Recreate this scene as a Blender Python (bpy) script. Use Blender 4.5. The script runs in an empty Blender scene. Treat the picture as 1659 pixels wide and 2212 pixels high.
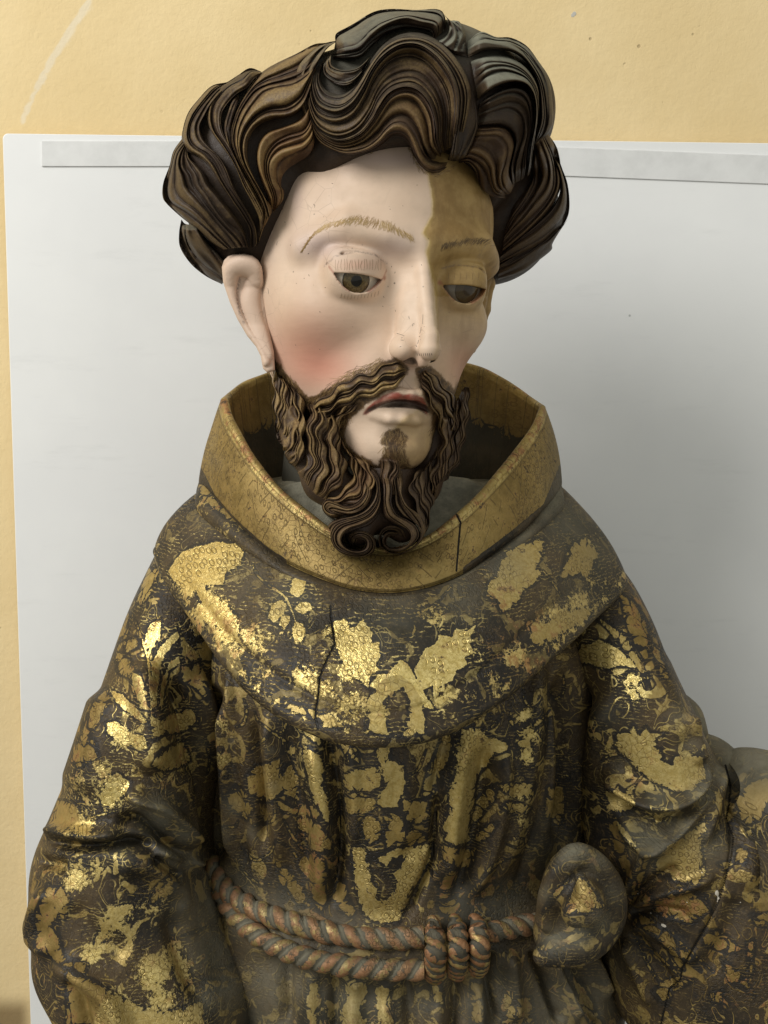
import bpy, math, random, time
import numpy as np
from mathutils import Vector, Matrix
from mathutils.bvhtree import BVHTree

T0 = time.time()
rng = np.random.default_rng(7)
R = math.radians

# ------------------------------------------------------------------ camera
SC = bpy.context.scene
COL = SC.collection
W_, H_ = 1659.0, 2212.0            # units in which outlines were measured off the photograph
F_ = 2512 / 1.1573
PIT = R(8)
CAM = np.array([0, -1.1, 1.6])
FWD = np.array([0, math.cos(PIT), -math.sin(PIT)])
UP = np.array([0, math.sin(PIT), math.cos(PIT)])
RT = np.array([1.0, 0, 0])
cam = bpy.data.cameras.new('camera')
cam.sensor_fit = 'VERTICAL'
cam.angle_y = 2 * math.atan(H_ / 2 / F_)
cam.clip_start = .05
cam.clip_end = 50
camo = bpy.data.objects.new('camera', cam)
COL.objects.link(camo)
camo.location = CAM
camo.rotation_euler = (R(90) - PIT, 0, 0)
SC.camera = camo

# ------------------------------------------------------------------ world and lamps (a room lit from a window on the left)
wd = bpy.data.worlds.new('World')
SC.world = wd
wd.use_nodes = True
wd.node_tree.nodes['Background'].inputs[0].default_value = (.97, .985, .90, 1)
wd.node_tree.nodes['Background'].inputs[1].default_value = .46


def area(name, loc, target, size, power, col, size_y=None):
    l = bpy.data.lights.new(name, 'AREA')
    l.shape = 'RECTANGLE'
    l.size = size
    l.size_y = size_y or size
    l.energy = power
    l.color = col
    o = bpy.data.objects.new(name, l)
    COL.objects.link(o)
    o.location = loc
    d = Vector(target) - Vector(loc)
    o.rotation_euler = d.to_track_quat('-Z', 'Y').to_euler()
    return o


area('window_light', (-2.6, -2.1, 3.7), (0, -.05, 1.35), 1.7, 142, (1, .985, .95), 1.9)
area('room_light', (1.4, -2.2, 2.3), (0, 0, 1.3), 1.2, 5, (.96, .98, 1))
SC.view_settings.view_transform = 'Standard'
SC.view_settings.look = 'None'
SC.view_settings.exposure = 0
SC.view_settings.gamma = 1


# ------------------------------------------------------------------ measuring helpers
def proj(P):
    d = P - CAM
    z = d @ FWD
    return np.stack([W_ / 2 + F_ * (d @ RT) / z, H_ / 2 - F_ * (d @ UP) / z], -1)


def rays(px):
    px = np.asarray(px, float)
    d = FWD + RT * ((px[..., 0:1] - W_ / 2) / F_) - UP * ((px[..., 1:2] - H_ / 2) / F_)
    return d


def at(px, Y):
    d = rays(px)
    Y = np.asarray(Y, float)
    return CAM + d * ((Y - CAM[1]) / d[..., 1])[..., None]


def cr(a, b, s):
    return lambda pts: [(a + s * x, b + s * y) for x, y in pts]


cA = cr(345.6, 86.4, .24227)
cB = cr(656.7, 0, .21875)
cC = cr(915.9, 34.6, .27344)
c2 = cr(535.7, 414.8, .34376)
c3 = cr(553, 743.1, .3125)
c4 = cr(293.8, 760.4, .6563)
c5 = cr(51.8, 1192.4, .461)
c6 = cr(449.3, 1469, .4063)
c7 = cr(1054.2, 1192.4, .461)
c0 = lambda p: list(p)


def catmull(P, n, closed=False):
    P = np.asarray(P, float)
    if len(P) == 2:
        t = np.linspace(0, 1, n)[:, None]
        return P[0] * (1 - t) + P[1] * t
    if closed:
        Q = np.vstack([P[-1], P, P[0], P[1]])
    else:
        Q = np.vstack([2 * P[0] - P[1], P, 2 * P[-1] - P[-2]])
    m = len(Q) - 3
    k = 24
    t = np.linspace(0, 1, k, endpoint=False)[:, None]
    out = []
    for i in range(m):
        a, b, c, d = Q[i:i + 4]
        out.append(.5 * ((2 * b) + (c - a) * t + (2 * a - 5 * b + 4 * c - d) * t * t + (3 * b - a - 3 * c + d) * t ** 3))
    out.append(Q[-2][None] if not closed else Q[1][None])
    out = np.vstack(out)
    L = np.r_[0, np.cumsum(np.linalg.norm(np.diff(out, axis=0), axis=1))]
    s = np.linspace(0, L[-1], n, endpoint=not closed)
    return np.stack([np.interp(s, L, out[:, j]) for j in range(out.shape[1])], -1)


def smooth(a, b, x):
    t = np.clip((x - a) / (b - a), 0, 1)
    return t * t * (3 - 2 * t)


def seg_dist(P, line, want_s=False):
    """distance of 2-D points to a polyline, sign (which side) and position along it"""
    line = np.asarray(line, float)
    best = np.full(len(P), 1e9)
    sg = np.zeros(len(P))
    pos = np.zeros(len(P))
    L = np.r_[0, np.cumsum(np.linalg.norm(np.diff(line, axis=0), axis=1))]
    for i in range(len(line) - 1):
        a, b = line[i], line[i + 1]
        ab = b - a
        l2 = ab @ ab + 1e-9
        ap = P - a
        t = np.clip((ap @ ab) / l2, 0, 1)
        d = np.hypot(ap[:, 0] - t * ab[0], ap[:, 1] - t * ab[1])
        m = d < best
        best[m] = d[m]
        cr_ = ab[0] * ap[:, 1] - ab[1] * ap[:, 0]
        sg[m] = np.sign(cr_[m])
        pos[m] = (L[i] + t[m] * (L[i + 1] - L[i])) / L[-1]
    return best, sg, pos


def poly_sd(P, poly):
    """signed distance to a closed polygon, positive inside"""
    poly = np.asarray(poly, float)
    d, _, _ = seg_dist(P, np.vstack([poly, poly[0]]))
    ins = np.zeros(len(P), bool)
    n = len(poly)
    for i in range(n):
        a, b = poly[i], poly[(i + 1) % n]
        c = (a[1] > P[:, 1]) != (b[1] > P[:, 1])
        if b[1] != a[1]:
            xx = (b[0] - a[0]) * (P[:, 1] - a[1]) / (b[1] - a[1]) + a[0]
            ins ^= c & (P[:, 0] < xx)
    return np.where(ins, d, -d)


# cheap value noise on numpy points
_perm = rng.random((64, 64, 64)).astype(np.float32)


def vnoise(P, scale):
    q = P * scale
    i = np.floor(q).astype(int)
    f = q - i
    f = f * f * (3 - 2 * f)
    r = 0
    for dx in (0, 1):
        for dy in (0, 1):
            for dz in (0, 1):
                w = (f[:, 0] if dx else 1 - f[:, 0]) * (f[:, 1] if dy else 1 - f[:, 1]) * (f[:, 2] if dz else 1 - f[:, 2])
                r = r + w * _perm[(i[:, 0] + dx) % 64, (i[:, 1] + dy) % 64, (i[:, 2] + dz) % 64]
    return r


def mesh_obj(name, V, Fc, mat, parent=None, attrs=None, smooth_=True):
    me = bpy.data.meshes.new(name)
    V = np.asarray(V, np.float32)
    Fc = np.asarray(Fc, np.int32)
    k = Fc.shape[1]
    me.vertices.add(len(V))
    me.vertices.foreach_set('co', V.ravel())
    me.loops.add(len(Fc) * k)
    me.loops.foreach_set('vertex_index', Fc.ravel())
    me.polygons.add(len(Fc))
    me.polygons.foreach_set('loop_start', np.arange(0, len(Fc) * k, k, dtype=np.int32))
    me.update(calc_edges=True)
    me.validate()
    if smooth_:
        me.polygons.foreach_set('use_smooth', np.ones(len(me.polygons), bool))
    for n, a in (attrs or {}).items():
        at_ = me.attributes.new(n, 'FLOAT', 'POINT')
        at_.data.foreach_set('value', np.asarray(a, np.float32))
    me.materials.append(mat)
    o = bpy.data.objects.new(name, me)
    COL.objects.link(o)
    if parent is not None:
        o.parent = parent
    return o


def grid_faces(nu, nv, wrap_v=False, wrap_u=False):
    i = np.arange(nu if wrap_u else nu - 1)
    j = np.arange(nv if wrap_v else nv - 1)
    I, J = np.meshgrid(i, j, indexing='ij')
    I2, J2 = (I + 1) % nu, (J + 1) % nv
    return np.stack([I * nv + J, I2 * nv + J, I2 * nv + J2, I * nv + J2], -1).reshape(-1, 4)


def grid_normals(G, wrap=False):
    du = np.gradient(G, axis=0)
    if wrap:
        dv = (np.roll(G, -1, 1) - np.roll(G, 1, 1)) / 2
    else:
        dv = np.gradient(G, axis=1)
    n = np.cross(du, dv)
    return n / (np.linalg.norm(n, axis=-1, keepdims=True) + 1e-12)


def empty(name, loc=(0, 0, 0)):
    o = bpy.data.objects.new(name, None)
    COL.objects.link(o)
    o.location = loc
    return o


def tag(o, label=None, cat=None, group=None, kind=None):
    for k, v in (('label', label), ('category', cat), ('group', group), ('kind', kind)):
        if v:
            o[k] = v
    return o


# ------------------------------------------------------------------ signed distance toolkit and mesher
def smin(a, b, k):
    h = np.clip(.5 + .5 * (b - a) / k, 0, 1)
    return b * (1 - h) + a * h - k * h * (1 - h)


def smax(a, b, k):
    return -smin(-a, -b, k)


def sd_ell(P, c, r):
    q = P - np.asarray(c, float)
    r = np.asarray(r, float)
    k0 = np.linalg.norm(q / r, axis=-1)
    k1 = np.linalg.norm(q / (r * r), axis=-1)
    return k0 * (k0 - 1) / (k1 + 1e-9)


def sd_sph(P, c, r):
    return np.linalg.norm(P - np.asarray(c, float), axis=-1) - r


def sd_cone(P, a, b, ra, rb):
    a = np.asarray(a, float)
    b = np.asarray(b, float)
    ab = b - a
    ap = P - a
    t = np.clip((ap @ ab) / (ab @ ab), 0, 1)
    return np.linalg.norm(ap - t[:, None] * ab, axis=-1) - (ra + (rb - ra) * t)


def sd_chain(P, pts, k=None):
    """pts: (x,y,z,r)"""
    d = None
    for p, q in zip(pts[:-1], pts[1:]):
        e = sd_cone(P, p[:3], q[:3], p[3], q[3])
        d = e if d is None else (np.minimum(d, e) if k is None else smin(d, e, k))
    return d


def nets(f, lo, hi, h, newton=2):
    lo = np.asarray(lo, float)
    n = np.ceil((np.asarray(hi, float) - lo) / h / 4).astype(int) * 4 + 1
    nc = (n - 1) // 4
    ax = [lo[k] + h * (4 * np.arange(nc[k]) + 2) for k in range(3)]
    Cc = np.stack(np.meshgrid(*ax, indexing='ij'), -1).reshape(-1, 3)
    fc = np.concatenate([f(Cc[i:i + 200000]) for i in range(0, len(Cc), 200000)]).reshape(nc)
    act = np.abs(fc) < 4 * h * .87 * 1.6
    Fv = np.empty(n, np.float32)
    sgn = np.where(fc > 0, 1.0, -1.0).astype(np.float32)
    idx = [np.minimum(np.arange(n[k]) // 4, nc[k] - 1) for k in range(3)]
    Fv[...] = sgn[np.ix_(*idx)]
    mask = np.zeros(n, bool)
    for dx in range(5):
        for dy in range(5):
            for dz in range(5):
                mask[dx:dx + 4 * nc[0]:4, dy:dy + 4 * nc[1]:4, dz:dz + 4 * nc[2]:4] |= act
    I = np.argwhere(mask)
    vals = np.concatenate([f(lo + h * I[i:i + 200000]) for i in range(0, len(I), 200000)])
    Fv[mask] = vals
    s = Fv < 0
    c = s[:-1, :-1, :-1]
    anyd = np.zeros(c.shape, bool)
    for dx in (0, 1):
        for dy in (0, 1):
            for dz in (0, 1):
                anyd |= s[dx:n[0] - 1 + dx, dy:n[1] - 1 + dy, dz:n[2] - 1 + dz] != c
    cells = np.argwhere(anyd)
    vid = np.full(c.shape, -1, np.int64)
    vid[anyd] = np.arange(len(cells))
    acc = np.zeros((len(cells), 3))
    cnt = np.zeros(len(cells))
    corners = [(x, y, z) for x in (0, 1) for y in (0, 1) for z in (0, 1)]
    cv = {k: Fv[cells[:, 0] + k[0], cells[:, 1] + k[1], cells[:, 2] + k[2]] for k in corners}
    for a in corners:
        for k in range(3):
            if a[k] == 0:
                b = tuple(a[j] + (1 if j == k else 0) for j in range(3))
                va, vb = cv[a], cv[b]
                m = (va < 0) != (vb < 0)
                t = np.where(m, va / (va - vb + 1e-12), 0)
                p = np.array(a, float) + np.zeros((len(cells), 3))
                p[:, k] += t
                acc[m] += p[m]
                cnt[m] += 1
    V = lo + h * (cells + acc / np.maximum(cnt, 1)[:, None])
    faces = []
    for k in range(3):
        o1, o2 = [(1, 2), (2, 0), (0, 1)][k]
        sl = [slice(1, n[j] - 1) for j in range(3)]
        sa = s[tuple(slice(0 if j == k else 1, n[j] - 1) for j in range(3))]
        sb = s[tuple(slice(1, n[j]) if j == k else slice(1, n[j] - 1) for j in range(3))]
        e = np.argwhere(sa != sb)
        ins = sa[tuple(e.T)]
        e = e + np.array([0 if j == k else 1 for j in range(3)])
        d1 = np.zeros(3, int); d1[o1] = 1
        d2 = np.zeros(3, int); d2[o2] = 1
        q = [vid[tuple((e - a).T)] for a in (d1 * 0, d1, d1 + d2, d2)]
        q = np.stack(q, -1)
        q[~ins] = q[~ins][:, ::-1]
        faces.append(q)
    Fq = np.vstack(faces)
    Fq = Fq[(Fq >= 0).all(1)]
    for _ in range(newton):
        for i in range(0, len(V), 200000):
            v = V[i:i + 200000]
            f0 = f(v)
            g = np.stack([f(v + np.eye(3)[k] * h * .25) - f(v - np.eye(3)[k] * h * .25) for k in range(3)], -1) / (h * .5)
            st = f0[:, None] * g / (np.sum(g * g, -1, keepdims=True) + 1e-6)
            ln = np.linalg.norm(st, axis=1, keepdims=True)
            st *= np.minimum(1, h * .5 / (ln + 1e-9))
            V[i:i + 200000] = v - st * .8
    return V, Fq


def trace(f, px, level, t0=.4, t1=1.6, steps=44):
    """march view rays of measured outline points on to the surface f = level"""
    d = rays(px)
    ln = np.linalg.norm(d, axis=-1, keepdims=True)
    d = d / ln
    t = np.full(len(d), t0)
    best = np.full(len(d), 1e9)
    bt = t.copy()
    for _ in range(steps):
        v = f(CAM + d * t[:, None]) - level
        m = v < best
        best[m] = v[m]
        bt[m] = t[m]
        t = np.minimum(t + np.where(np.abs(v) < 2e-5, 0, v * .85), t1)
    return CAM + d * bt[:, None], best


# ------------------------------------------------------------------ material helpers
class N:
    """tiny node-graph writer"""

    def __init__(s, name):
        s.m = bpy.data.materials.new(name)
        s.m.use_nodes = True
        s.t = s.m.node_tree
        s.b = s.t.nodes['Principled BSDF']

    def n(s, typ, ins=None, **kw):
        x = s.t.nodes.new('ShaderNode' + typ)
        for k, v in kw.items():
            setattr(x, k, v)
        for k, v in (ins or {}).items():
            if hasattr(v, 'is_output') or isinstance(v, bpy.types.NodeSocket):
                s.t.links.new(v, x.inputs[k])
            else:
                x.inputs[k].default_value = v
        return x.outputs

    def attr(s, name):
        return s.n('Attribute', attribute_name=name)['Fac']

    def math(s, op, a, b=0.0, c=None, clamp=False):
        ins = {0: a, 1: b}
        if c is not None:
            ins[2] = c
        return s.n('Math', ins, operation=op, use_clamp=clamp)[0]

    def ramp(s, x, a, b, lo=0.0, hi=1.0, smooth=True):
        return s.n('MapRange', {0: x, 1: a, 2: b, 3: lo, 4: hi}, interpolation_type='SMOOTHSTEP' if smooth else 'LINEAR')[0]

    def mix(s, f, a, b):
        o = s.n('Mix', data_type='RGBA')
        nd = o[0].node
        for i, v in ((0, f), (6, a), (7, b)):
            if isinstance(v, bpy.types.NodeSocket):
                s.t.links.new(v, nd.inputs[i])
            else:
                nd.inputs[i].default_value = v if i == 0 else (*v, 1)
        return nd.outputs[2]

    def mulc(s, col, f):
        """multiply a colour by a number"""
        return s.n('VectorMath', {0: col, 'Scale': f}, operation='SCALE')[0]

    def co(s):
        return s.n('TexCoord')['Object']

    def noise(s, scale, detail=4, rough=.55, vec=None, dist=0):
        return s.n('TexNoise', {'Vector': vec if vec is not None else s.co(), 'Scale': scale, 'Detail': detail, 'Roughness': rough, 'Distortion': dist})['Fac']

    def set(s, **kw):
        for k, v in kw.items():
            k = k.replace('_', ' ')
            if isinstance(v, bpy.types.NodeSocket):
                s.t.links.new(v, s.b.inputs[k])
            else:
                s.b.inputs[k].default_value = (*v, 1) if isinstance(v, tuple) and len(v) == 3 else v

    def bump(s, h, strength=.3, dist=.001, normal=None):
        ins = {'Height': h, 'Strength': strength, 'Distance': dist}
        if normal is not None:
            ins['Normal'] = normal
        return s.n('Bump', ins)['Normal']
# ------------------------------------------------------------------ HEAD frame (x to its own side, y up, z forward; one unit = 1.46 cm)
HS = .0146


def _rot(rx, ry, rz):
    X = np.array([[1, 0, 0], [0, math.cos(rx), -math.sin(rx)], [0, math.sin(rx), math.cos(rx)]])
    Y = np.array([[math.cos(ry), 0, math.sin(ry)], [0, 1, 0], [-math.sin(ry), 0, math.cos(ry)]])
    Z = np.array([[math.cos(rz), -math.sin(rz), 0], [math.sin(rz), math.cos(rz), 0], [0, 0, 1]])
    return Z @ Y @ X


HR = np.array([[1, 0, 0], [0, 0, -1], [0, 1, 0]], float) @ _rot(R(5.5), R(20), R(-4.8))
HT = np.array([-.0086, -.08, 1.696])


def to_loc(P):
    return ((P - HT) @ HR) / HS


def to_world(p):
    return (np.asarray(p, float) @ HR.T) * HS + HT


def loc_px(x, y, z):
    """head-frame point seen at (x, y) of the photograph at head depth z"""
    d = rays([(x, y)])[0]
    c = to_loc(CAM[None])[0]
    dl = (d @ HR) / HS
    return c + dl * (z - c[2]) / dl[2]


EYE = [(-3.72, -.25, 6.30, -1), (3.08, -.15, 6.30, 1)]


MOUTH = [(-2.3, -8.2, -.1, .07), (-1.5, -7.83, .0, .17), (-.8, -7.62, .05, .25), (-.1, -7.56, .08, .27), (.6, -7.62, .05, .25), (1.3, -7.83, 0, .17), (1.98, -8.2, -.1, .07)]


def f_face(p):
    x, y, z = p[:, 0], p[:, 1], p[:, 2]
    e0 = p
    p = np.stack([x + .75 * smooth(3.6, 6.4, x) * smooth(2.2, .2, y), y, z], -1)
    q = np.stack([np.abs(p[:, 0]), y, z], -1)
    d = sd_ell(p, (0, 2.6, -.5), (7.5, 9.3, 9.0))
    d = smin(d, sd_ell(p, (-3.4, -.5, .0), (4.9, 8.5, 6.6)), 1.5)
    d = smin(d, sd_ell(p, (0, -4.6, 1.3), (6.5, 8.2, 6.9)), 1.6)
    d = smin(d, sd_ell(p, (0, -10.4, 5.6), (2.9, 2.3, 3.3)), 1.8)
    d = smin(d, sd_ell(q, (4.4, -2.6, 4.6), (2.6, 2.0, 2.9)), 2.0)
    d = smin(d, sd_ell(p, (0, -6.6, 6.0), (3.6, 2.9, 3.0)), 1.6)      # muzzle
    d = smin(d, sd_cone(p, (0, -7, -2.5), (0.6, -22, -4), 4.3, 4.6), 1.5)  # neck
    # brow
    d = smin(d, sd_chain(q, [(.3, 2.0, 8.0, .75), (2.2, 2.25, 7.75, .75), (4.4, 2.5, 6.9, .7), (6.5, 1.0, 5.0, .6)]), 1.1)
    # sockets
    d = smax(d, -sd_ell(q, (3.5, .25, 9.25), (2.5, 1.40, 1.95)), .8)
    d = smax(d, -sd_ell(q, (5.9, .5, 7.75), (1.4, .85, 1.35)), .7)
    p = e0
    q = np.stack([np.abs(x), y, z], -1)
    # nose
    nb = sd_chain(p, [(0, 2.2, 8.05, .58), (0, .4, 8.95, .36), (0, -1.6, 10.1, .34), (0, -3.3, 11.15, .50), (0, -3.95, 11.3, .68)], .25)
    nw = sd_chain(p, [(0, .6, 7.7, .8), (0, -1.5, 8.3, 1.2), (-.05, -3.9, 9.3, 1.28)], .4)
    nose = smin(nb, nw, .7)
    nose = smin(nose, sd_ell(p, (-1.22, -4.2, 9.7), (.66, .72, 1.05)), .55)
    nose = smin(nose, sd_ell(p, (.72, -4.25, 9.5), (.50, .62, .95)), .45)
    nose = smin(nose, sd_sph(p, (0, -4.75, 10.4), .42), .4)
    nose = smax(nose, -sd_ell(q, (.66, -5.15, 10.05), (.36, .50, .72)), .18)
    d = smin(d, nose, .55)
    # crease round the wing of the nose
    d = smax(d, -sd_chain(q, [(1.5, -3.2, 9.3, .06), (2.05, -3.9, 9.05, .09), (1.95, -4.9, 8.9, .08)]), .35)
    # lids
    for ex, ey, ez, s in EYE:
        e = sd_sph(p, (ex, ey, ez), 2.26)
        e = smax(e, np.abs(x - ex) - 1.95, .5)
        e = smax(e, (y - ey) - 1.55, .35)
        e = smax(e, -(y - ey) - 1.6, .4)
        d = smin(d, e, .32)
        # crease over the lid
        cre = sd_chain(p, [(ex - s * 1.75, ey + .25, 7.75 + .35, .05), (ex - s * 1.1, ey + 1.1, 7.75 + .5, .09), (ex, ey + 1.42, 7.75 + .45, .10), (ex + s * 1.0, ey + 1.2, 7.75 + .1, .09), (ex + s * 1.75, ey + .4, 7.75 - .65, .06)])
        d = smax(d, -cre, .17)
        t = (x - ex) / 1.62
        yt = ey + .06 - .16 * t * t * 1.0 + (.05 * t * s)
        yb = ey - 1.05 + 1.15 * np.abs(t) ** 2.2 - .1 * t * s
        al = np.maximum(np.maximum(y - yt, yb - y) * .8, np.abs(t) * 1.62 - 1.62)
        rr = np.linalg.norm(p - np.array([ex, ey, ez]), axis=1)
        rem = np.maximum(np.maximum(al, 1.80 - rr), 6.5 - z)
        # rounded lid margins: lower lid rim slightly proud
        d = smax(d, -rem, .05)
    # philtrum
    d = smax(d, -sd_chain(p, [(-.05, -5.7, 10.0, .18), (-.1, -6.5, 9.75, .22)]), .4)
    # lips
    ul = sd_chain(p, [(-2.35, -8.05, 7.9, .12), (-1.5, -7.38, 8.75, .26), (-.75, -6.9, 9.25, .32), (-.1, -6.95, 9.4, .30), (.55, -6.9, 9.25, .32), (1.3, -7.38, 8.75, .26), (2.0, -8.05, 7.9, .12)], .15)
    d = smin(d, ul, .28)
    ll = sd_chain(p, [(-1.85, -8.5, 8.0, .20), (-.9, -8.62, 8.6, .36), (-.1, -8.62, 8.8, .40), (.7, -8.62, 8.6, .36), (1.6, -8.5, 8.0, .20)], .2)
    d = smin(d, ll, .35)
    pz = p.copy()
    pz[:, 2] = (pz[:, 2] - 8.9) * .33
    mo = sd_chain(pz, MOUTH)
    d = smax(d, -mo, .07)
    # hollow under the lower lip
    d = smax(d, -sd_ell(p, (-.2, -9.55, 9.6), (1.7, .55, 1.15)), .7)
    return d


def w_face(P):
    return f_face(to_loc(P)) * HS


EAR_OUT = [(479, 577), (484, 562), (493, 553), (507, 549), (525, 548), (545, 552), (558, 562), (566, 577), (570, 606), (572, 640), (580, 700), (592, 760), (594, 800), (578, 806), (568, 796), (563, 769), (553, 749), (534, 726), (513, 690), (496, 652), (482, 610)]
EAR_HELIX = [(556, 606, 19), (550, 583, 24), (525, 573, 25), (502, 582, 22), (496, 608, 17), (501, 645, 13), (515, 682, 11), (535, 714, 9), (555, 744, 10), (573, 780, 12)]
EAR_INNER = [(545, 618, 20), (541, 650, 22), (551, 690, 19), (564, 725, 18), (578, 765, 16)]


def f_ear(p, s):
    """large pale carved ear; s = -1 the one on the left of the picture"""
    z = p[:, 2]
    if s < 0:
        px = proj(to_world(p))
        sd = poly_sd(px, EAR_OUT) / 36
        hh = np.zeros(len(p))
        for line, k in ((EAR_HELIX, 1.0), (EAR_INNER, .72)):
            c = catmull(line, 60)
            d2 = np.full(len(p), 1e9)
            rr = np.zeros(len(p))
            for q in c:
                dd = np.hypot(px[:, 0] - q[0], px[:, 1] - q[1]) - q[2]
                m = dd < d2
                d2[m] = dd[m]
                rr[m] = q[2]
            t = np.clip(-d2 / np.maximum(rr, 1), 0, 1)
            hh = np.maximum(hh, k * np.sqrt(1 - (1 - t) ** 2) * rr / 36 - (1 - k) * .3)
        zf = np.interp(px[:, 1], [550, 620, 700, 800], [1.7, 1.2, 1.6, 2.6]) + .012 * (px[:, 0] - 520) + hh
        f = smax((z - zf) * .72, -sd, .28)
        return smax(f, (zf - 1.9 - z) * .8, .3)
    rim = [(7.6, .9, .8, .35), (8.3, 1.1, 0, .42), (8.8, .2, -.6, .42), (8.75, -1.6, -.6, .40), (8.3, -3.0, 0, .40), (7.6, -4.4, .5, .38)]
    d = sd_chain(p, rim, .3)
    d = smin(d, sd_chain(p, [(7.6, -1, 1.2, .4), (7.2, -2.6, 1.4, .45), (7.1, -4.0, 1.1, .4)], .3), .4)
    d = smin(d, sd_chain(p, [(6.6, .4, 1.0, 1.0), (6.4, -2.0, 1.0, 1.1), (6.2, -3.8, .9, .9)]), .5)
    d = smin(d, sd_chain(p, [(8.3, .2, 0, .3), (8.0, -2.2, .2, .4), (7.5, -3.6, .5, .4)], .4), .3)
    return d


# solid masses the hair is carved from
HAIRM = [((0.2, 8.0, .2), (8.6, 6.2, 8.6)), ((2.0, 10.2, 1.0), (7.6, 6.1, 7.4)), ((-8.4, 5.1, -1.8), (5.3, 5.9, 5.4)), ((-7.6, 1.8, -2.6), (4.4, 4.6, 4.6)),
         ((9.2, 5.2, -2.2), (4.8, 5.3, 5.2)), ((8.0, 3.4, -3.4), (4.4, 3.6, 4.4)), ((7.5, 11.2, .6), (3.6, 4.4, 4.7)), ((-3.8, 8.8, -.5), (6.6, 4.5, 6.2)), ((0, 4, -4), (8.6, 9, 7.6))]


def f_hair(p):
    d = None
    for c, r in HAIRM:
        e = sd_ell(p, c, r)
        d = e if d is None else smin(d, e, 1.0)
    # the solid stays behind the hairline
    return smax(d, -sd_ell(p, (0, -.5, 9), (9.2, 7.9, 9.4)), .6)


def w_hair(P):
    return f_hair(to_loc(P)) * HS


def w_scalp(P):
    """what the locks lie on: hair masses and, at the hairline, the forehead"""
    p = to_loc(P)
    return smin(f_hair(p), sd_ell(p, (0, 2.6, -.5), (7.5, 9.3, 9.0)), .6) * HS


_lp = lambda a: [(*loc_px(*q_[:3]), q_[3]) for q_ in a]
BEARDM = [_lp([(612, 835, 3.0, .35), (628, 900, 3.8, .75), (652, 970, 4.8, 1.05), (700, 1040, 6.2, 1.4), (765, 1085, 7.4, 1.5), (820, 1095, 7.8, 1.6)]),
          _lp([(1000, 850, 2.0, .3), (982, 925, 3.0, .7), (955, 990, 4.4, 1.0), (912, 1050, 6.0, 1.25), (870, 1090, 7.4, 1.45), (825, 1095, 7.8, 1.6)]),
          _lp([(800, 1090, 8.0, 1.5), (776, 1145, 9.0, 1.15)]), _lp([(850, 1090, 8.0, 1.5), (868, 1143, 9.0, 1.05)]), _lp([(835, 1030, 6.6, 2.0), (825, 1090, 7.6, 1.8)]), _lp([(940, 930, 6.2, .8), (930, 1000, 6.2, 1.0)]), _lp([(690, 930, 6.2, .8), (720, 1000, 6.6, 1.0)])]


def f_beard(p):
    d = None
    for c in BEARDM:
        e = sd_chain(p, c, .8)
        d = e if d is None else smin(d, e, .8)
    return d


def w_beard(P):
    return f_beard(to_loc(P)) * HS


def w_jaw(P):
    p = to_loc(P)
    return smin(f_beard(p), f_face(p), .5) * HS


# ------------------------------------------------------------------ carved locks: ribbed patches between traced guide lines
class Acc:
    def __init__(s):
        s.V, s.F, s.A, s.n = [], [], [], 0

    def add(s, V, Fc, **a):
        s.V.append(V.reshape(-1, 3))
        s.F.append(Fc + s.n)
        s.A.append(a)
        s.n += len(s.V[-1])

    def build(s, name, mat, parent):
        keys = s.A[0].keys()
        return mesh_obj(name, np.vstack(s.V), np.vstack(s.F), mat, parent, {k: np.concatenate([a[k].ravel() for a in s.A]) for k in keys})


def cell_(w):
    return np.floor(w)


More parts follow.
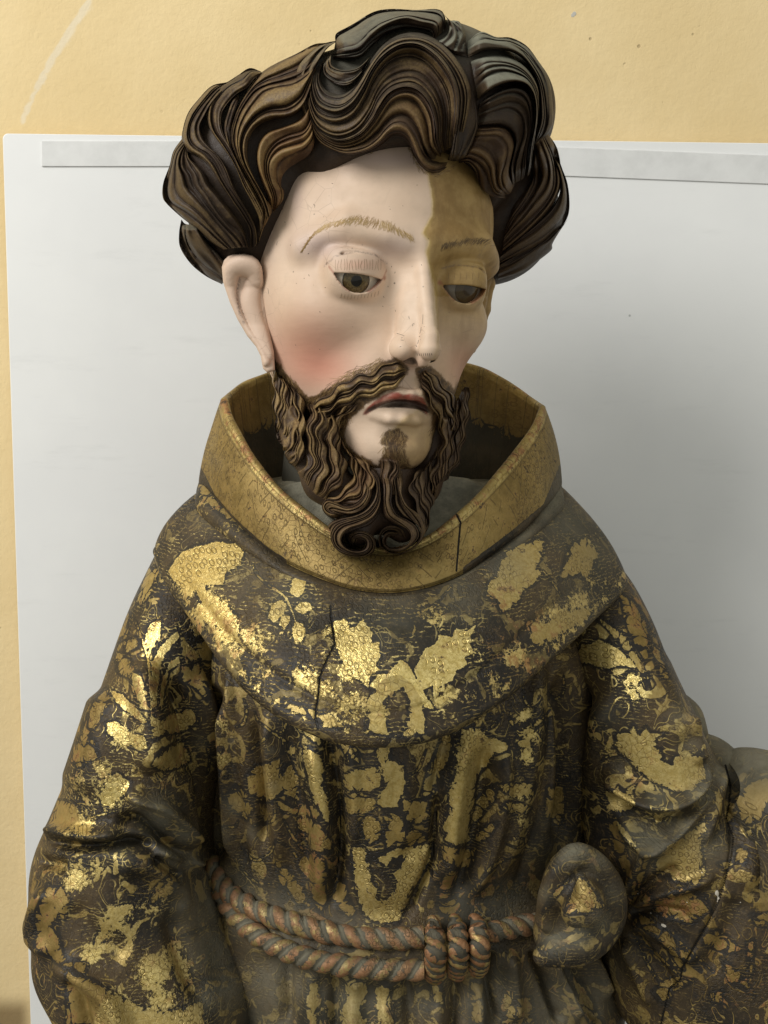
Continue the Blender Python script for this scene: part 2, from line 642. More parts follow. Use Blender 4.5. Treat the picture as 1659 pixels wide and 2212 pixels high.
def lock(acc, f, guides, heights, ridges, amp=.0026, nu=90, sub=13, warm=.3, gold=.5, dusty=0.0, edge=(1, 1), ends=(1, 1), seed=0, wig=.35, thin=.52, wave=0.0, wlen=60.0):
    """guides: outlines of neighbouring hairs measured off the photograph, in order across the lock; each is
    marched on to the head's solid at its own height, ridges run along them. All heights in metres."""
    G = np.stack([catmull(g, nu) for g in guides])            # k, nu, 2
    ridges = max(2, int(round(ridges * thin)))
    amp = amp * 2.0
    k = len(guides)
    nv = ridges * sub + 1
    v = np.linspace(0, k - 1, nv)
    Hh = np.array([np.interp(np.linspace(0, 1, nu), np.linspace(0, 1, len(np.atleast_1d(h))), np.atleast_1d(h)) for h in heights])
    # smooth interpolation across guides
    Q = np.concatenate([G, Hh[:, :, None]], -1)
    Q = np.concatenate([(2 * Q[0] - Q[1])[None], Q, (2 * Q[-1] - Q[-2])[None]])
    out = np.empty((nv, nu, 3))
    for j, vv in enumerate(v):
        i = min(int(vv), k - 2)
        t = vv - i
        a, b, c, d = Q[i:i + 4]
        o = .5 * ((2 * b) + (c - a) * t + (2 * a - 5 * b + 4 * c - d) * t * t + (3 * b - a - 3 * c + d) * t ** 3)
        o[:, 2] = b[:, 2] * (1 - t) + c[:, 2] * t
        out[j] = o
    rr = np.random.default_rng(seed * 13 + ridges)
    if wave:      # each strand snakes a little as it runs
        tg = np.gradient(out[:, :, :2], axis=1)
        tl = np.linalg.norm(tg, axis=-1, keepdims=True) + 1e-6
        sl = np.cumsum(tl[..., 0], 1)
        nn = np.stack([-tg[..., 1], tg[..., 0]], -1) / tl
        pv = np.linspace(0, ridges * .9, nv)[:, None]
        out[:, :, :2] += nn * (wave * np.sin(sl * 6.283 / wlen + .8 * np.sin(pv) + rr.random() * 6) * smooth(0, .15, np.linspace(0, 1, nu))[None])[..., None]
    u = np.linspace(0, 1, nu)
    vn = np.linspace(0, 1, nv)
    U, Vn = np.meshgrid(u, vn)
    # uneven ridge widths, ridges that wander and merge a little
    ph = rr.random(6) * 6.28
    wd_ = rr.uniform(.35, 1.9, ridges)
    eg = np.r_[0, np.cumsum(wd_)] / wd_.sum()
    vv_ = Vn + (wig * (.5 * np.sin(Vn * 8.2 + ph[0] + U * 1.8) + .35 * np.sin(Vn * 17 + ph[1] - U * 3.0)) + .18 * np.sin(U * 7 + ph[2] + Vn * 9)) / ridges
    warp = np.interp(vv_, eg, np.arange(ridges + 1)) + np.minimum(vv_, 0) * ridges + np.maximum(vv_ - 1, 0) * ridges
    cell = np.clip(np.floor(warp), 0, ridges - 1).astype(int)
    wid = wd_[cell]
    prof = np.abs(np.sin(np.pi * warp)) ** np.where(wid > 1.1, .62, .9)
    big = np.abs(np.sin(np.pi * (vv_ * ridges * .34 + .2 * np.sin(U * 2.4 + ph[3]) + ph[1]))) ** 1.0
    fade = .5 + .5 * smooth(.2, .7, .5 + .5 * np.sin(U * 5.1 + cell * 1.9 + ph[2]) * np.sin(Vn * 4 + ph[5]))
    rid = .38 * big + .62 * prof * np.clip(.45 + .42 * wid, 0, 1.15) * fade
    et = np.ones_like(U)
    if edge[0]:
        et *= smooth(-.005, .07, Vn)
    if edge[1]:
        et *= smooth(-.005, .07, 1 - Vn)
    if ends[0]:
        et *= smooth(-.01, .10, U)
    if ends[1]:
        et *= smooth(-.01, .10, 1 - U)
    am = amp * (1 - .2 * ends[0] * (1 - smooth(0, .15, U)))
    level = (out[:, :, 2] + am * 1.25 * (rid - .45)) * (.15 + .85 * et) - .0035 * (1 - et)
    P, _ = trace(f, out[:, :, :2].reshape(-1, 2), level.ravel())
    P = P.reshape(nv, nu, 3)
    acc.add(P, grid_faces(nv, nu), ridge=rid, warm=np.full_like(rid, warm), gold=np.full_like(rid, gold), dusty=np.full_like(rid, dusty))
    return P
# ------------------------------------------------------------------ materials of the head
def mat_flesh():
    s = N('painted_flesh')
    va = s.attr('varnish')      # >0: old brown varnish left on
    vs = s.attr('varnstr')
    n1 = s.noise(60, 5, .65)
    n2 = s.noise(9, 4, .6)
    n3 = s.noise(420, 3, .7)
    edge = s.math('ADD', va, s.math('MULTIPLY', s.math('SUBTRACT', n1, .5), 12.0))
    vm = s.math('MULTIPLY', s.ramp(edge, -2.5, 2.5), vs)
    cream = s.mix(s.ramp(n2, .3, .7), (.57, .415, .300), (.66, .50, .375))
    cream = s.mix(s.ramp(n1, .48, .72, 0, .30), cream, (.50, .39, .29))
    cream = s.mix(s.math('MULTIPLY', s.attr('violet'), .55), cream, (.46, .36, .36))
    cream = s.mix(s.math('MULTIPLY', s.attr('blush'), .9), cream, (.56, .235, .165))
    brown = s.mix(s.ramp(s.noise(26, 6, .68), .35, .68), (.25, .150, .048), (.42, .28, .11))
    brown = s.mix(s.math('MULTIPLY', s.attr('blush'), .6), brown, (.30, .15, .08))
    col = s.mix(vm, cream, brown)
    # yellow rim of softened varnish along the cleaning line
    rim = s.math('MULTIPLY', s.math('MULTIPLY', s.ramp(edge, -7, -1), s.ramp(edge, 9, 1)), vs)
    col = s.mix(s.math('MULTIPLY', rim, .45), col, (.47, .34, .12))
    col = s.mix(s.math('MULTIPLY', s.attr('lip'), s.ramp(n1, .2, .62, .55, 1)), col, (.26, .055, .035))
    col = s.mix(s.math('MULTIPLY', s.attr('dark'), s.ramp(n1, .25, .7, .5, 1)), col, (.045, .030, .022))
    # beard colour feathered on to the flesh in fine brush strokes
    hb = s.attr('hairpaint')
    hn = s.noise(150, 3, .7)
    hm = s.ramp(s.math('ADD', hb, s.math('MULTIPLY', s.math('SUBTRACT', hn, .5), 1.1)), .35, .75)
    col = s.mix(hm, col, s.mix(s.ramp(hn, .35, .65), (.045, .026, .014), (.17, .10, .045)))
    # grime specks
    sp = s.n('TexVoronoi', {'Vector': s.co(), 'Scale': 95.0, 'Randomness': 1.0})['Distance']
    spm = s.math('MULTIPLY', s.ramp(sp, .10, .05), s.ramp(s.noise(22, 3), .54, .66))
    col = s.mix(s.math('MULTIPLY', spm, .75), col, (.07, .055, .045))
    ckf = s.n('TexVoronoi', {'Vector': s.co(), 'Scale': 62.0}, feature='DISTANCE_TO_EDGE')['Distance']
    col = s.mix(s.math('MULTIPLY', s.ramp(ckf, .022, .006), s.ramp(s.noise(7, 4, .7), .50, .66, 0, .38)), col, (.20, .14, .10))
    sk = s.n('TexNoise', {'Vector': s.n('Mapping', {0: s.co(), 3: (60, 60, 9)})[0], 'Scale': 1.0, 'Detail': 4.0})['Fac']
    col = s.mix(s.math('MULTIPLY', s.ramp(sk, .52, .72, 0, .5), vm), col, (.15, .085, .028))
    # dirt caught in the hollows
    col = s.mix(s.math('MULTIPLY', s.attr('grime'), s.ramp(n3, .35, .6)), col, (.10, .075, .075))
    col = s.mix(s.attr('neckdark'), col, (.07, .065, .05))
    s.set(Base_Color=col, Roughness=s.ramp(n1, .2, .8, .44, .62), Specular_IOR_Level=.34, Subsurface_Weight=.0)
    h = s.math("ADD", s.math("MULTIPLY", n1, .5), s.math("MULTIPLY", n3, .12))
    h = s.math('ADD', h, s.math('MULTIPLY', vm, .5))
    h = s.math('ADD', h, s.math('MULTIPLY', n2, 1.2))
    st = s.n('TexNoise', {'Vector': s.n('Mapping', {0: s.co(), 3: (40, 40, 210)})[0], 'Scale': 1.0, 'Detail': 3.0})['Fac']
    h = s.math('ADD', h, s.math('MULTIPLY', st, .35))
    s.set(Normal=s.bump(h, .5, .0011))
    return s.m


def mat_hair(name='carved_hair_paint', bright=1.0, dark_=1.0):
    s = N(name)
    n1 = s.noise(75, 6, .7)
    n2 = s.noise(14, 4, .6)
    n3 = s.noise(520, 3, .7)
    rd = s.attr('ridge')
    wm = s.attr('warm')
    gd = s.attr('gold')
    du = s.attr('dusty')
    base = s.mix(s.ramp(n2, .3, .7), (.016 * dark_, .012 * dark_, .009 * dark_), (.034 * dark_, .022 * dark_, .015 * dark_))
    base = s.mix(wm, base, (.070, .034, .015))
    top = s.mix(wm, (.052 * bright, .035 * bright, .021 * bright), (.25, .135, .052))
    base = s.mix(s.ramp(n1, .50, .75, 0, .6), base, (.060, .040, .022))
    rm = s.ramp(s.math('ADD', rd, s.math('MULTIPLY', s.math('SUBTRACT', n1, .5), 1.1)), .25, .95)
    col = s.mix(s.math('MULTIPLY', rm, s.math('ADD', .35, s.math('MULTIPLY', gd, .65))), base, top)
    gm = s.math('MULTIPLY', s.ramp(s.math('ADD', rd, s.math('MULTIPLY', s.math('SUBTRACT', n1, .5), 1.9)), .52, 1.0), gd)
    gm = s.math('MULTIPLY', gm, s.ramp(n3, .40, .58, .35, 1))
    col = s.mix(gm, col, (.235 * bright, .158 * bright, .062 * bright))
    # dust settled where the wood faces up
    nz = s.n('SeparateXYZ', {0: s.n('NewGeometry')['Normal']})[2]
    dm = s.math('MULTIPLY', s.ramp(nz, .15, .85), du)
    dm = s.math('MULTIPLY', dm, s.ramp(n1, .25, .6, .5, 1))
    col = s.mix(dm, col, (.20, .20, .155))
    s.set(Base_Color=col, Roughness=s.math('ADD', s.ramp(n1, .25, .75, .40, .62), s.math('MULTIPLY', dm, .4)), Specular_IOR_Level=.24)
    h = s.math('ADD', s.math('MULTIPLY', n1, 1.0), s.math('MULTIPLY', n3, .30))
    s.set(Normal=s.bump(h, .65, .0014))
    return s.m


def mat_plain(name, col, rough=.5, spec=.4, metal=0.0, var=None, scale=80):
    s = N(name)
    c = col
    if var:
        c = s.mix(s.ramp(s.noise(scale, 5, .65), .35, .65), col, var)
    s.set(Base_Color=c, Roughness=rough, Specular_IOR_Level=spec, Metallic=metal)
    return s.m


FLESH = mat_flesh()
HAIR = mat_hair()
BEARD = mat_hair('carved_beard_paint', 1.3, 1.5)

statue = empty('saint_statue', (0, 0, .9))
tag(statue, 'carved wooden saint with curly hair, beard, half-cleaned face and worn gilded habit', 'statue')
SO = np.array([0, 0, .9])


def mo(name, V, Fc, mat, attrs=None):
    """a part of the statue"""
    return mesh_obj(name, np.asarray(V) - SO, Fc, mat, statue, attrs)


# ------------------------------------------------------------------ face
lo, hi = (-9.2, -15.5, -5.5), (9.2, 12, 12.8)
Vl, Ff = nets(f_face, lo, hi, .085)
x, y, z = Vl.T
Vw = to_world(Vl)
pxy = proj(Vw)
front = smooth(-1, 2, z)
CLEAN = [(905, 300), (912, 345), (926, 375), (929, 405), (936, 435), (933, 465), (922, 487), (914, 503), (926, 520), (921, 545), (928, 575), (938, 620), (942, 680), (944, 720), (944, 750), (936, 775), (920, 792), (902, 800), (893, 818), (905, 850), (905, 880),
         (880, 895), (860, 915), (848, 930), (838, 960), (836, 1000), (840, 1040)]
d_, s_, _ = seg_dist(pxy, CLEAN)
varn = -d_ * s_
varn = np.where(pxy[:, 1] < 800, varn, varn * .6)
vstr = np.where(pxy[:, 1] < 640, 1.0, np.interp(pxy[:, 1], [600, 680, 750, 860, 900, 940, 1050], [1, .68, .26, .22, .5, .75, .8]))
vstr = vstr * np.interp(pxy[:, 0], [1040, 1100], [1, .8])
blush = np.exp(-(((pxy[:, 0] - 668) / 92) ** 2 + ((pxy[:, 1] - 755) / 76) ** 2)) * .72 + .45 * np.exp(-(((pxy[:, 0] - 700) / 80) ** 2 + ((pxy[:, 1] - 805) / 45) ** 2))
blush += .62 * np.exp(-(((pxy[:, 0] - 1000) / 40) ** 2 + ((pxy[:, 1] - 790) / 50) ** 2)) + .30 * np.exp(-(((pxy[:, 0] - 880) / 40) ** 2 + ((pxy[:, 1] - 785) / 16) ** 2))
blush += .35 * np.exp(-(((pxy[:, 0] - 775) / 45) ** 2 + ((pxy[:, 1] - 572) / 12) ** 2))
violet = np.exp(-(((pxy[:, 0] - 690) / 55) ** 2 + ((pxy[:, 1] - 530) / 30) ** 2)) + .8 * np.exp(-(((pxy[:, 0] - 850) / 50) ** 2 + ((pxy[:, 1] - 535) / 25) ** 2))
violet += .8 * np.exp(-(((pxy[:, 0] - 860) / 120) ** 2 + ((pxy[:, 1] - 345) / 22) ** 2)) + .5 * np.exp(-(((pxy[:, 0] - 640) / 16) ** 2 + ((pxy[:, 1] - 420) / 60) ** 2)) + .5 * np.exp(-(((pxy[:, 0] - 580) / 15) ** 2 + ((pxy[:, 1] - 500) / 60) ** 2))
violet = np.clip(violet, 0, 1)
LIPU = c3([(738, 485), (770, 440), (820, 395), (880, 355), (940, 332), (985, 335), (1020, 352), (1060, 345), (1110, 352), (1160, 375), (1180, 420), (1185, 490), (1150, 460), (1100, 425), (1040, 400), (960, 395), (890, 410), (820, 445), (760, 490)])
lip = smooth(-2.5, 2.0, poly_sd(pxy, LIPU)) * front
for ex, ey, ez, s in EYE:       # red inner rims of the eyelids
    rr = np.linalg.norm(Vl - np.array([ex, ey, ez]), axis=1)
    t = np.abs(x - ex) / 1.62
    yb = ey - 1.05 + 1.15 * t ** 2.2 - .1 * (x - ex) / 1.62 * s
    lip = np.maximum(lip, .55 * smooth(.14, .03, np.abs(y - yb)) * (t < 1.12) * (t > .35) * (rr < 2.3) * (z > 6.3))
    lip = np.maximum(lip, .7 * smooth(.22, .05, np.hypot(x - ex + s * 1.62, (y - ey - .02)) * np.array(1.0)) * (z > 6))
dark = smooth(.95, .78, np.linalg.norm((np.stack([np.abs(x), y, z], -1) - np.array([.66, -5.15, 10.05])) / np.array([.36, .50, .72]), axis=1) * .72)
pz_ = Vl.copy()
pz_[:, 2] = (pz_[:, 2] - 8.9) * .33
dark = np.maximum(dark, smooth(.04, -.0, sd_chain(pz_, MOUTH)) * .98)
GAP = c3([(740, 492), (770, 452), (820, 418), (880, 396), (940, 384), (1010, 384), (1075, 398), (1130, 425), (1180, 488), (1120, 452), (1050, 430), (980, 420), (910, 424), (850, 440), (790, 468)])
dark = np.maximum(dark, smooth(-2.0, 1.5, poly_sd(pxy, GAP)) * front)
# sticky dark paint under the lower lip
# beard paint on the flesh
BE = [c3(l) for l in ([(110, 110), (200, 220), (290, 320), (350, 390), (430, 370), (520, 330), (620, 270), (760, 230), (900, 130), (960, 110), (1040, 170), (1000, 240), (880, 320), (760, 400), (700, 450), (640, 500), (590, 590), (605, 700), (680, 770), (780, 820), (850, 870), (870, 800), (900, 780), (930, 700), (880, 680), (910, 620), (980, 600), (1030, 650), (1000, 720), (1030, 800), (1060, 880), (1160, 850), (1230, 740), (1240, 600), (1230, 480), (1190, 400), (1150, 280), (1120, 180), (1200, 170), (1300, 260), (1370, 340), (1430, 260), (1475, 220), (1500, 1000), (900, 1500), (100, 900)],)]
hp = smooth(-20, 6, poly_sd(pxy, BE[0])) * front
HLINE = cA([(1400, 890), (1360, 990), (1290, 1120), (1220, 1180), (1150, 1290), (1110, 1340), (1100, 1440), (1020, 1520), (950, 1610), (900, 1700), (870, 1780), (850, 1880)])
d_, _, _ = seg_dist(pxy, HLINE)
hp = np.maximum(hp, smooth(9, 1, d_) * .62)
HL2 = cB([(80, 1250), (160, 1400), (320, 1490), (500, 1520), (680, 1490), (800, 1410), (900, 1360), (1000, 1400), (1060, 1480), (1100, 1600), (1180, 1690), (1300, 1720), (1400, 1680), (1480, 1630)])
d_, _, _ = seg_dist(pxy, HL2)
hp = np.maximum(hp, smooth(6, 0, d_) * .5)
grime = np.zeros(len(Vl))
for px_ in ([(700, 575), (725, 553), (770, 543), (810, 550), (835, 570)], [(955, 580), (985, 572), (1030, 577), (1050, 590)], [(566, 575), (572, 600), (566, 640), (560, 690)]):
    d_, _, _ = seg_dist(pxy, px_)
    grime = np.maximum(grime, smooth(3.0, .3, d_) * .55)
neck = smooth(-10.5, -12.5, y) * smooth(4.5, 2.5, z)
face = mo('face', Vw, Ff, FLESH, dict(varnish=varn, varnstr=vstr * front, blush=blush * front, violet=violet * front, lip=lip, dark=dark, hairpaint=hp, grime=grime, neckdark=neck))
BV_FACE = BVHTree.FromPolygons([Vector(v) for v in Vw], [tuple(f) for f in Ff.tolist()])
print('face', len(Vw), round(time.time() - T0, 1))

z0 = lambda V: np.zeros(len(V))
for s_e, box in ((-1, ((-12, -9, -4), (-5, 2, 5.5))), (1, ((6, -8.5, -3), (11, 3, 4)))):
    Ve, Fe = nets(lambda p: f_ear(p, s_e), box[0], box[1], .09)
    we = to_world(Ve)
    pe = proj(we)
    a_ = dict(varnish=z0(Ve) + (10 if s_e > 0 else -10), varnstr=z0(Ve) + (1 if s_e > 0 else 0), blush=z0(Ve) + .05, violet=z0(Ve) + .25, lip=z0(Ve), dark=z0(Ve), hairpaint=z0(Ve), neckdark=z0(Ve))
    g_, _, _ = seg_dist(pe, [(519, 601), (512, 628), (513, 650), (519, 680), (528, 700)])
    a_['grime'] = smooth(4, 0, g_) * .8 if s_e < 0 else z0(Ve)
    mo('ear', we, Fe, FLESH, a_)


def sphere_grid(nu, nv):
    u = np.linspace(0, np.pi, nu)
    v = np.linspace(0, 2 * np.pi, nv, endpoint=False)
    U, V_ = np.meshgrid(u, v, indexing='ij')
    return np.stack([np.sin(U) * np.cos(V_), np.sin(U) * np.sin(V_), np.cos(U)], -1)


def mat_eye():
    s = N('glass_eye')
    a = s.attr('gaze')
    n = s.noise(900, 2)
    col = s.mix(s.ramp(a, .455, .475), s.mix(s.ramp(n, .3, .7), (.055, .036, .014), (.15, .11, .04)), (.52, .47, .38))
    col = s.mix(s.ramp(a, .40, .455), col, s.mix(s.ramp(a, .455, .48), (.02, .014, .008), (.52, .47, .38)))
    col = s.mix(s.ramp(a, .17, .20), (.006, .005, .004), col)
    col = s.mix(s.math('MULTIPLY', s.attr('brown'), .62), col, (.055, .034, .016))
    s.set(Base_Color=col, Roughness=.16, Specular_IOR_Level=.35, Coat_Weight=.4, Coat_Roughness=.04)
    return s.m


EYEM = mat_eye()
for (ex, ey, ez, s), (gx, gy) in zip(EYE, ((770, 607), (1010, 627))):
    g = loc_px(gx, gy, 8.05) - np.array([ex, ey, ez])
    g = g / np.linalg.norm(g)
    S = sphere_grid(60, 80)
    w = np.arccos(np.clip(S @ g, -1, 1))
    mo('eyeball', to_world(np.array([ex, ey, ez]) + S.reshape(-1, 3) * 1.85), grid_faces(60, 80, wrap_v=True), EYEM, dict(gaze=w.ravel(), brown=np.full(w.size, 1.25 if s > 0 else 0.0)))

# ------------------------------------------------------------------ painted brows, lashes and cracks: hair-thin strokes of raised paint on the face
STROKES = mat_plain('brow_paint', (.32, .185, .055), .5, var=(.46, .31, .12), scale=60)
LASH = mat_plain('lash_paint', (.20, .12, .055), .5)
SPECK = mat_plain('grime_in_losses', (.05, .04, .035), .7)


def on_bvh(bvh, px):
    d = rays(px)
    out = []
    for p, dd in zip(px, d):
        h = bvh.ray_cast(Vector(CAM), Vector(dd).normalized(), 3)
        out.append((np.array(h[0]), np.array(h[1])) if h[0] is not None else None)
    return out


def strokes(name, mat, lines, width, bvh=None, lift=.00025, n=6):
    acc = Acc()
    for ln in lines:
        ln = np.asarray(ln, float)
        w = ln[0, 2] if ln.shape[1] > 2 else width
        c = catmull(ln[:, :2], n)
        hits = on_bvh(bvh or BV_FACE, c)
        if any(h is None for h in hits):
            continue
        P = np.array([h[0] for h in hits])
        nn = np.array([h[1] for h in hits])
        view = CAM - P
        nn *= np.sign(np.sum(nn * view, 1))[:, None]
        t = np.gradient(P, axis=0)
        sd = np.cross(t, nn)
        sd /= np.linalg.norm(sd, axis=1, keepdims=True) + 1e-12
        tp = (np.sin(np.linspace(.35, np.pi - .12, n)) ** .6)[:, None] * w / 2
        G = np.stack([P - sd * tp - nn * lift, P + nn * lift, P + sd * tp - nn * lift], 1)
        acc.add(G, grid_faces(n, 3), q=np.zeros((n, 3)))
    acc.V = [v - SO for v in acc.V]
    o = acc.build(name, mat, statue)
    o['kind'] = 'stuff'
    return o


rs = np.random.default_rng(5)


def brow(line, thick, up_, n, slant):
    L = catmull(line, 200)
    out = []
    for i in range(n):
        t = rs.random()
        k = int(t * 199)
        th = np.interp(t, np.linspace(0, 1, len(thick)), thick)
        off = (rs.random() - .5) * th
        an = np.interp(t, np.linspace(0, 1, len(slant)), slant) + rs.normal() * .22
        ln = 9 + rs.random() * 9
        x0, y0 = L[k, 0], L[k, 1] + off
        dx, dy = math.cos(an) * ln, -math.sin(an) * ln
        out.append([(x0 - dx / 2, y0 - dy / 2), (x0 + dx * .1, y0 + dy * .1 - .6), (x0 + dx / 2, y0 + dy / 2)])
    return out


BL = c2([(345, 365), (385, 300), (440, 245), (520, 205), (610, 185), (700, 180), (790, 195), (870, 215), (950, 250), (1040, 300)])
BRr = c2([(1215, 350), (1300, 325), (1400, 310), (1480, 310), (1560, 335)])
strokes('eyebrow', STROKES, brow(BL, [3, 6, 9, 13, 14, 13, 10], 0, 420, [.9, .85, .8, .9, 1.2, 1.9, 2.3]), .00055)
strokes('eyebrow', mat_plain('brow_paint_dull', (.13, .080, .035), .5), brow(BRr, [4, 8, 10, 8], 0, 140, [1.3, 1.0, .7, .3]), .0006)
lash = []
for i in range(17):
    t = i / 16
    x0 = 725 + 98 * t
    lash.append([(x0 + rs.normal() * .8, 583 - 2 * math.sin(t * 3) + rs.random() * 3), (x0 + rs.normal() * .8, 574 + rs.normal()), (x0 + rs.normal() * 1.0, 566 - 3 * math.sin(t * 3.1) - rs.random() * 5)])
for i in range(12):
    t = i / 11
    x0 = 738 + 80 * t
    y0 = 637 - 15 * abs(t - .35) ** 1.5
    lash.append([(x0, y0), (x0 - 1, y0 + 5), (x0 - 2, y0 + 9 + rs.random() * 2)])
for i in range(6):
    x0 = 968 + 13 * i
    lash.append([(x0, 604), (x0 + 1, 596), (x0 + 1, 589)])
strokes('eyelash', LASH, lash, .00045)
sp = [c2(l) for l in ([(410, 75), (420, 85), (418, 98)], [(228, 188), (236, 190)], [(125, 605), (131, 640)], [(350, 541), (356, 544)], [(380, 518), (386, 530)], [(185, 310), (180, 335)],
                      [(1075, 905), (1082, 912)], [(1055, 962), (1062, 975)], [(1100, 770), (1098, 830)], [(1090, 850), (1080, 890)], [(1072, 930), (1066, 955)], [(1088, 455), (1092, 462)], [(925, 740), (928, 752)], [(1040, 825), (1046, 832)],
                      [(935, 888), (960, 896), (985, 905)], [(960, 930), (980, 932)], [(850, 655), (856, 665)], [(845, 715), (850, 722)], [(925, 500), (922, 512)], [(1010, 780), (1014, 800)])]
for i in range(8):
    x0 = 1062 + 13 * i
    sp.append(c2([(x0, 1012), (x0 + 3, 1028 + rs.random() * 5)]))
for i in range(26):
    x0, y0 = rs.uniform(600, 930), rs.uniform(380, 760)
    sp.append([(x0, y0), (x0 + rs.normal() * 1.6, y0 + rs.normal() * 1.6)])
strokes('paint_crack', SPECK, sp, .0009)

# short brushed hairs that feather beard and hairline on to the flesh
HB1 = mat_plain('fringe_paint_brown', (.085, .045, .020), .5, var=(.16, .09, .035), scale=60)
HB2 = mat_plain('fringe_paint_gold', (.30, .19, .075), .5, var=(.40, .27, .12), scale=60)


def fringe(line, n, ang, ln, spread, jit=.35):
    """strokes along a border; ang = direction the hairs point (degrees, photograph) from first to last"""
    L = catmull(line, 300)
    out = []
    for i in range(n):
        k = int(rs.random() * 299)
        a = R(np.interp(k / 299, np.linspace(0, 1, len(ang)), ang)) + rs.normal() * jit
        l_ = ln * (.6 + .8 * rs.random())
        x0, y0 = L[k] + rs.normal(size=2) * spread
        dx, dy = math.cos(a) * l_, math.sin(a) * l_
        out.append([(x0, y0), (x0 + dx * .5 + rs.normal() * .7, y0 + dy * .5 + rs.normal() * .7), (x0 + dx, y0 + dy)])
    return out


CHK = c3([(130, 150), (190, 230), (250, 300), (310, 370), (380, 390), (460, 350), (540, 300), (620, 240), (700, 190), (800, 160), (880, 110)])
CHN = c3([(650, 480), (600, 560), (595, 650), (640, 740), (720, 800), (800, 850), (870, 880), (900, 800), (890, 720), (900, 640), (960, 600), (1020, 640), (1000, 720), (1030, 820), (1060, 880), (1140, 860), (1210, 780), (1240, 680), (1235, 560)])
GOA = c3([(900, 640), (960, 620), (990, 680), (960, 760), (930, 840), (920, 880)])
for mt_, nn_ in ((HB1, 330), (HB2, 330)):
    strokes('beard_fringe', mt_, fringe(CHK, nn_, [95, 95, 110, 110, 130, 140, 140, 140, 145], 15, 4.5) + fringe(CHN, nn_, [110, 120, 80, 60, 60, 80, 90, 95, 80, 90, 70, 80, 90, 110, 100], 13, 3.6) + fringe(GOA, 60 if mt_ is HB2 else 170, [95, 80], 13, 6), .0006)
    strokes('hairline_fringe', mt_, fringe(HLINE, 160, [120, 110, 100, 90, 100], 9, 2.2) + fringe(HL2, 150, [60, 20, 0, -20, 60, 70, 20, 0], 8, 2.0), .0006)
# ------------------------------------------------------------------ HAIR
Vh, Fh = nets(lambda p: f_hair(p) + .30, (-15, -6, -14), (15, 18, 11), .25)
# keep the solid clear of the face
hx = dict(ridge=z0(Vh) + .3, warm=z0(Vh) + .1, gold=z0(Vh), dusty=z0(Vh) + .5)
hair = mo('hair', to_world(Vh), Fh, HAIR, hx)
acc = Acc()
H = .001
LK = lambda *a, **k: lock(acc, w_scalp, *a, **k)
# --- left of the picture, from back to front
LK([cA([(190, 1600), (170, 1720), (180, 1850), (270, 1990), (400, 2100), (555, 2180)]), cA([(230, 1640), (240, 1740), (300, 1850), (400, 1960), (500, 2060), (570, 2130)]), cA([(330, 1650), (380, 1750), (440, 1830), (520, 1910), (560, 1960), (600, 2000)])],
   [.000, .006, .003], 5, warm=.15, gold=.15, ends=(1, 0), seed=1, dusty=.4)
LK([cA([(210, 860), (120, 990), (85, 1120), (30, 1270), (22, 1390), (60, 1460), (190, 1580), (330, 1690), (450, 1800), (560, 1870)]),
    cA([(230, 900), (150, 1000), (120, 1130), (110, 1230), (100, 1350), (140, 1440), (270, 1530), (400, 1650), (520, 1770), (620, 1860)]),
    cA([(230, 940), (200, 1040), (200, 1130), (240, 1210), (270, 1310), (350, 1400), (450, 1520), (560, 1650), (660, 1760), (720, 1850)]),
    cA([(240, 980), (270, 1060), (340, 1120), (400, 1190), (450, 1290), (540, 1400), (620, 1510), (700, 1620), (760, 1730), (790, 1850)])],
   [0, .008, .010, .006], 11, amp=.0032, warm=.12, gold=.28, ends=(1, 0), seed=2)
LK([cA([(600, 375), (460, 410), (340, 530), (250, 650), (205, 790), (195, 900), (240, 990), (350, 1050), (440, 1130), (540, 1290), (640, 1440), (740, 1580), (800, 1700), (800, 1850)]),
    cA([(620, 390), (510, 430), (400, 550), (310, 680), (270, 790), (280, 890), (340, 960), (430, 1010), (510, 1110), (580, 1260), (680, 1420), (770, 1560), (830, 1690), (840, 1850)]),
    cA([(640, 410), (560, 460), (460, 570), (400, 680), (360, 770), (380, 870), (450, 960), (540, 1050), (610, 1170), (670, 1330), (750, 1470), (820, 1590), (860, 1690), (870, 1800)])],
   [0, .007, .004], 7, amp=.0036, warm=.12, gold=.5, ends=(1, 0), seed=3)
LK([cA([(900, 280), (800, 250), (700, 310), (600, 375), (510, 430), (440, 560), (420, 680), (450, 800), (530, 920), (610, 1030), (680, 1150), (740, 1300), (820, 1450), (880, 1590), (890, 1720)]),
    cA([(905, 290), (820, 290), (740, 370), (640, 420), (560, 500), (500, 600), (490, 720), (520, 830), (590, 930), (650, 1040), (710, 1170), (780, 1310), (860, 1450), (910, 1560), (910, 1680)]),
    cA([(900, 300), (850, 350), (780, 430), (700, 480), (620, 560), (560, 660), (555, 780), (590, 880), (630, 960), (680, 1060), (750, 1190), (830, 1320), (890, 1430), (930, 1530), (930, 1640)])],
   [0, .008, .004], 6, amp=.0040, warm=.18, gold=.75, ends=(1, 0), seed=4)
LK([cA([(700, 480), (640, 550), (600, 650), (570, 760), (580, 860), (620, 960), (660, 1040)]), cA([(710, 520), (680, 600), (650, 700), (630, 800), (630, 900), (650, 1000), (690, 1080)])], [.004, .006], 2, warm=.15, gold=.8, seed=41)
